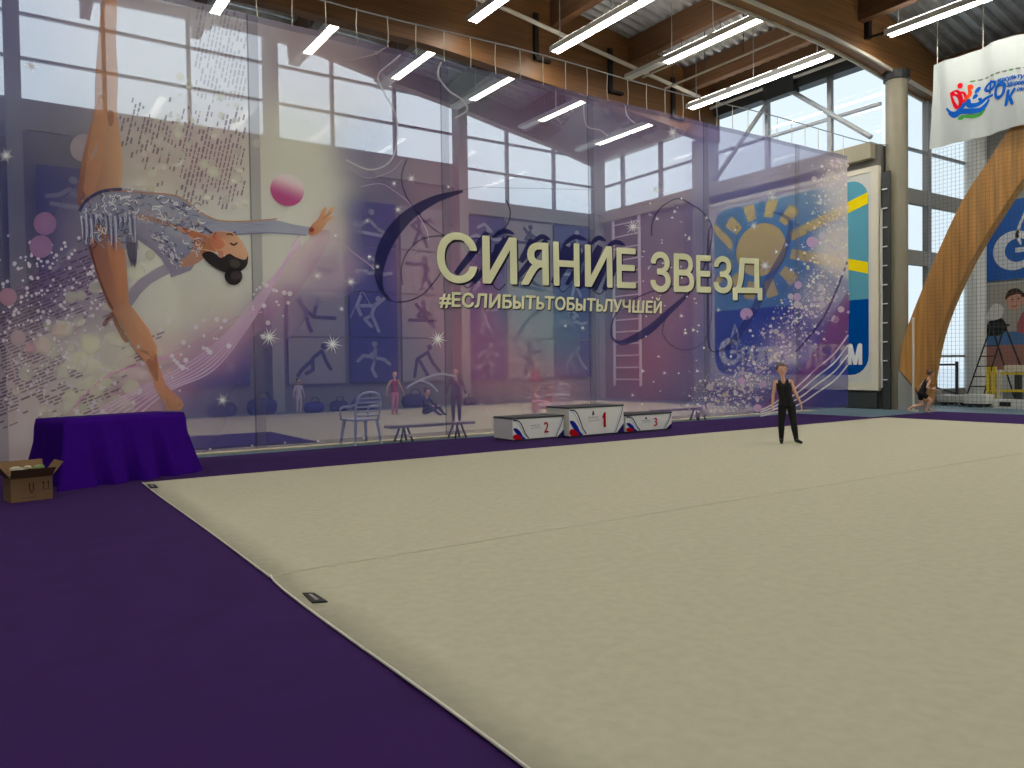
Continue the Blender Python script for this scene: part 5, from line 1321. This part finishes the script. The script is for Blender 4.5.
    def near(p):
        best = None
        for a, c, r_, kd in bones:
            d = c - a; L = d.length_squared; t = 0 if L == 0 else max(0, min(1, (p - a).dot(d) / L)); q = (p - (a + d * t)).length - r_
            if best is None or q < best[0]: best = (q, kd, t)
        return best
    # clothing: follows the body a few millimetres out
    def cloth(nm, test, m, off):
        keep = [p for p in me.polygons if test(*near(p.center - dz)[1:], p.center - dz)]
        if not keep: return
        idx = {}; vs = []; fs = []
        for p in keep:
            f_ = []
            for i in p.vertices:
                if i not in idx: idx[i] = len(vs); vs.append(me.vertices[i].co + me.vertices[i].normal * off * k)
                f_.append(idx[i])
            fs.append(tuple(f_))
        c = MB(); c.add(vs, fs, m); c.build(nm, root, smooth=True, fix=False)
    neckz = sh.z
    def t_top(kd, t, p):
        if kd == 'torso': return True
        if kd == 'yoke':
            if not strap: return True
            q = abs((p - sh).dot(sd)); return p.z < sh.z - .012 * k or .022 * k < q < .078 * k
        if kd == 'uarm' and sleeves: return t < sleeves
        if kd == 'farm' and sleeves: return sleeves > 1
        if kd == 'thigh' and t < .1: return True
        return False
    cloth('top', t_top, top, .006)
    cut = 1.0 if legcut is None else legcut
    if legs is not None: cloth('trousers' if cut >= 1 else 'shorts', lambda kd, t, p: (kd == 'thigh' and (t < cut if cut < 1 else True)) or (kd == 'calf' and cut >= 1) or (kd == 'torso' and p.z < hp.z + .03 * k), legs, .009)
    if shoe is not None: cloth('shoes', lambda kd, t, p: kd == 'foot', shoe, .005)
    # hair and face
    h = MB(); HPz = lambda *a: HP(*a) + dz
    n_ = 12; vs = []; fs = []
    for i in range(n_ + 1):
        th = pi * .62 * i / n_
        for j in range(20):
            a = 2 * pi * j / 20
            lim = 1 if sin(a) < .35 else .52
            tt = th * lim
            vs.append(HPz(.086 * sin(tt) * cos(a), -.010 + .090 * sin(tt) * sin(a), .018 + .088 * cos(tt)))
    for i in range(n_):
        for j in range(20): fs.append((i * 20 + j, (i + 1) * 20 + j, (i + 1) * 20 + (j + 1) % 20, i * 20 + (j + 1) % 20))
    h.add(vs, fs, hair)
    if bun: h.ball(tuple(HPz(0, -.07, .085)), .032 * k, hair, 8)
    h.build('hair', root, smooth=True, fix=False)
    if face:
        e = MB()
        for s_ in (-1, 1):
            e.ball(tuple(HPz(s_ * .030, .0765, .006)), .0085 * k, M_white, 6, (1, .5, .7)); e.ball(tuple(HPz(s_ * .030, .0815, .006)), .0048 * k, M_black, 6)
            e.tube([HPz(s_ * .018, .084, .022), HPz(s_ * .044, .074, .022)], .003 * k, hair, 5)
        e.build('eyes', root); e = MB()
        e.tube([HPz(-.02, .073, -.048), HPz(0, .081, -.050), HPz(.02, .073, -.048)], .0045 * k, mat('lips', (170, 92, 84), .5), 6); e.build('mouth', root)
    return root

def standing(H, lean=0, arms=.05):
    s = H / 1.28
    J = dict(hipL=(-.062, 0, .62), hipR=(.062, 0, .62), knL=(-.07, -.01, .34), knR=(.07, -.01, .34), anL=(-.07, 0.02, .055), anR=(.07, .02, .055), toL=(-.08, -.09, .02), toR=(.08, -.09, .02),
             shL=(-.13, 0, .98), shR=(.13, 0, .98), neck=(0, 0, 1.055), head=(0, -.01, 1.165), face=(0, -1, 1.15), elL=(-.17 - arms * .5, .01, .80), elR=(.17 + arms * .5, .01, .80),
             wrL=(-.18 - arms, -.03, .63), wrR=(.18 + arms, -.03, .63), haL=(-.185 - arms, -.05, .53), haR=(.185 + arms, -.05, .53))
    return {k_: tuple(c * s for c in v) for k_, v in J.items()}

# the child on the carpet
J = dict(hipL=(-.062, 0, .60), hipR=(.060, 0, .60), knL=(-.085, -.015, .33), knR=(.095, -.02, .33), anL=(-.085, .03, .06), anR=(.135, .02, .06), toL=(-.085, -.10, .02), toR=(.205, -.07, .02),
         shL=(-.165, 0, .955), shR=(.060, .01, .965), neck=(-.060, 0, 1.035), head=(-.075, -.012, 1.15), face=(.25, -1.0, 1.10),
         elL=(-.205, .03, .76), elR=(.130, .04, .775), wrL=(-.215, -.01, .60), wrR=(.205, .0, .62), haL=(-.215, -.03, .50), haR=(.225, -.02, .52))
J = {k_: tuple(c * 1.035 for c in v) for k_, v in J.items()}
kid = person('person', 'child in black tank top and trousers standing on the cream carpet', (10.74, 7.95, .026), radians(-53), J, 1.34, M_blackcloth, M_blackcloth, M_blackcloth, vox=.0075, hair=mat('light_brown_hair', (84, 56, 40), .6))
# the running child
J = dict(hipL=(-.05, .10, .50), hipR=(.05, .10, .50), knL=(-.06, -.10, .34), knR=(.06, .06, .22), anL=(-.06, .02, .09), anR=(.06, .34, .16), toL=(-.06, -.08, .035), toR=(.06, .42, .09),
         shL=(-.10, -.06, .83), shR=(.10, -.06, .83), neck=(0, -.09, .90), head=(0, -.13, 1.00), face=(0, -1.1, .98),
         elL=(-.15, .04, .66), elR=(.15, .06, .68), wrL=(-.10, -.14, .62), wrR=(.13, -.10, .62), haL=(-.07, -.22, .66), haR=(.11, -.19, .67))
person('person', 'child in black tank top and shorts running past the wooden arch foot', (19.60, 10.40, .008), radians(56), J, 1.22, M_blackcloth, M_blackcloth, None, vox=.011, legcut=.55, hair=mat('light_brown_hair', (84, 56, 40), .6))
# people beyond the banner
M_red = mat('red_cloth', (150, 36, 56), .8); M_pink = mat('pink_cloth', (206, 130, 150), .8); M_pale = mat('pale_cloth', (190, 180, 190), .8); M_navyc = mat('navy_cloth', (30, 34, 70), .8)
person('person', 'person in dark clothes standing behind the banner above the long bench', (9.15, 16.0, .03), radians(-30), standing(1.32), 1.32, M_navyc, M_blackcloth, M_blackcloth, vox=.02, face=False, sleeves=1.5, strap=False)
person('person', 'person in red standing near the back wall behind the lower title line', (15.8, 22.0, .03), radians(20), standing(1.45, arms=.15), 1.45, M_red, M_navyc, M_blackcloth, vox=.02, face=False, sleeves=1.5, strap=False)
person('person', 'person in red top and pink trousers standing behind the plastic chair', (9.25, 19.6, .03), radians(10), standing(1.25, arms=.12), 1.25, M_red, M_pink, None, vox=.02, face=False, strap=True)
def sitting(H):
    s = H / 1.28
    J = dict(hipL=(-.07, 0, .10), hipR=(.07, 0, .10), knL=(-.20, -.28, .22), knR=(.20, -.28, .22), anL=(-.12, -.48, .06), anR=(.12, -.48, .06), toL=(-.13, -.58, .03), toR=(.13, -.58, .03),
             shL=(-.13, -.02, .46), shR=(.13, -.02, .46), neck=(0, -.03, .53), head=(0, -.05, .64), face=(0, -1, .6), elL=(-.20, -.12, .30), elR=(.20, -.12, .30), wrL=(-.17, -.28, .27), wrR=(.17, -.28, .27), haL=(-.15, -.36, .26), haR=(.15, -.36, .26))
    return {k_: tuple(c * s for c in v) for k_, v in J.items()}
person('person', 'child in pale clothes sitting by the back wall below the bright stars', (7.55, 22.6, .03), radians(15), standing(1.05), 1.05, M_pale, M_pale, None, vox=.02, face=False, sleeves=.8, strap=False)
person('person', 'person in pink crouching behind the banner just left of the podium', (12.3, 17.2, .03), radians(50), sitting(1.5), 1.5, M_pink, M_pink, None, vox=.02, face=False, sleeves=1.5, strap=False)
person('person', 'person in red sitting behind the banner over the podium block numbered 2', (14.1, 18.9, .03), radians(-20), sitting(1.35), 1.35, M_red, M_red, None, vox=.02, face=False, sleeves=1.5, strap=False)
person('person', 'person in navy crouching behind the banner between chair and standing person', (9.9, 19.0, .03), radians(30), sitting(1.3), 1.3, M_navyc, M_navyc, M_blackcloth, vox=.02, face=False, sleeves=1.5, strap=False)
# bags along the back wall
def bag(px_, col, sz, label):
    p = gz(px_, 409.5 if px_ < 300 else 407, 0); y = rnd.uniform(22.9, 23.2); x = ony(px_, 405, y).x
    t = thing('sports_bag', label, 'bag', (x, y, .0), rnd.uniform(-.4, .4), 'bags along the back wall')
    m = mat('bag_cloth_%s' % '_'.join(map(str, col)), col, .8)
    b = MB(); n_ = 10; vs = []; fs = []
    for i in range(n_ + 1):
        xx = -sz + 2 * sz * i / n_; q = max(0.0, 1 - abs(xx / sz) ** 4) ** .5 * .9 + .1
        for k_ in range(12):
            a = 2 * pi * k_ / 12; vs.append((xx, .42 * sz * q * cos(a), max(0, .46 * sz + .52 * sz * q * sin(a))))
    for i in range(n_):
        for k_ in range(12): fs.append((i * 12 + k_, i * 12 + (k_ + 1) % 12, (i + 1) * 12 + (k_ + 1) % 12, (i + 1) * 12 + k_))
    fs += [tuple(range(11, -1, -1)), tuple(n_ * 12 + k_ for k_ in range(12))]
    b.add(vs, fs, m); b.build('bag_body', t, smooth=True)
    h = MB(); h.tube([tuple(q) for q in catmull([(-.4 * sz, -.2 * sz, .92 * sz), (-.25 * sz, -.2 * sz, 1.3 * sz), (.25 * sz, -.2 * sz, 1.3 * sz), (.4 * sz, -.2 * sz, .92 * sz)], 5)], .02, M_black, 6); h.build('handle', t)
for px_, c, sz, lab in [(222, (30, 34, 80), .42, 'dark blue bag on the floor below the lowest bright star'), (262, (34, 36, 90), .5, 'large dark blue bag by the back wall right of the seam'), (314, (40, 36, 120), .34, 'violet blue bag by the back wall, left of the plastic chair'),
                        (339, (30, 32, 70), .34, 'dark bag by the back wall, second left of the plastic chair'), (365, (60, 60, 100), .44, 'greyish bag by the back wall above the plastic chair'), (414, (34, 36, 80), .46, 'dark blue bag behind the banner above the long bench'),
                        (470, (40, 60, 70), .28, 'dark teal bag by the back wall left of the podium'), (508, (60, 70, 80), .26, 'grey bag by the back wall over the podium corner'), (489, (36, 70, 84), .22, 'teal bag between the dark teal and grey bags')]:
    bag(px_, c, sz, lab)
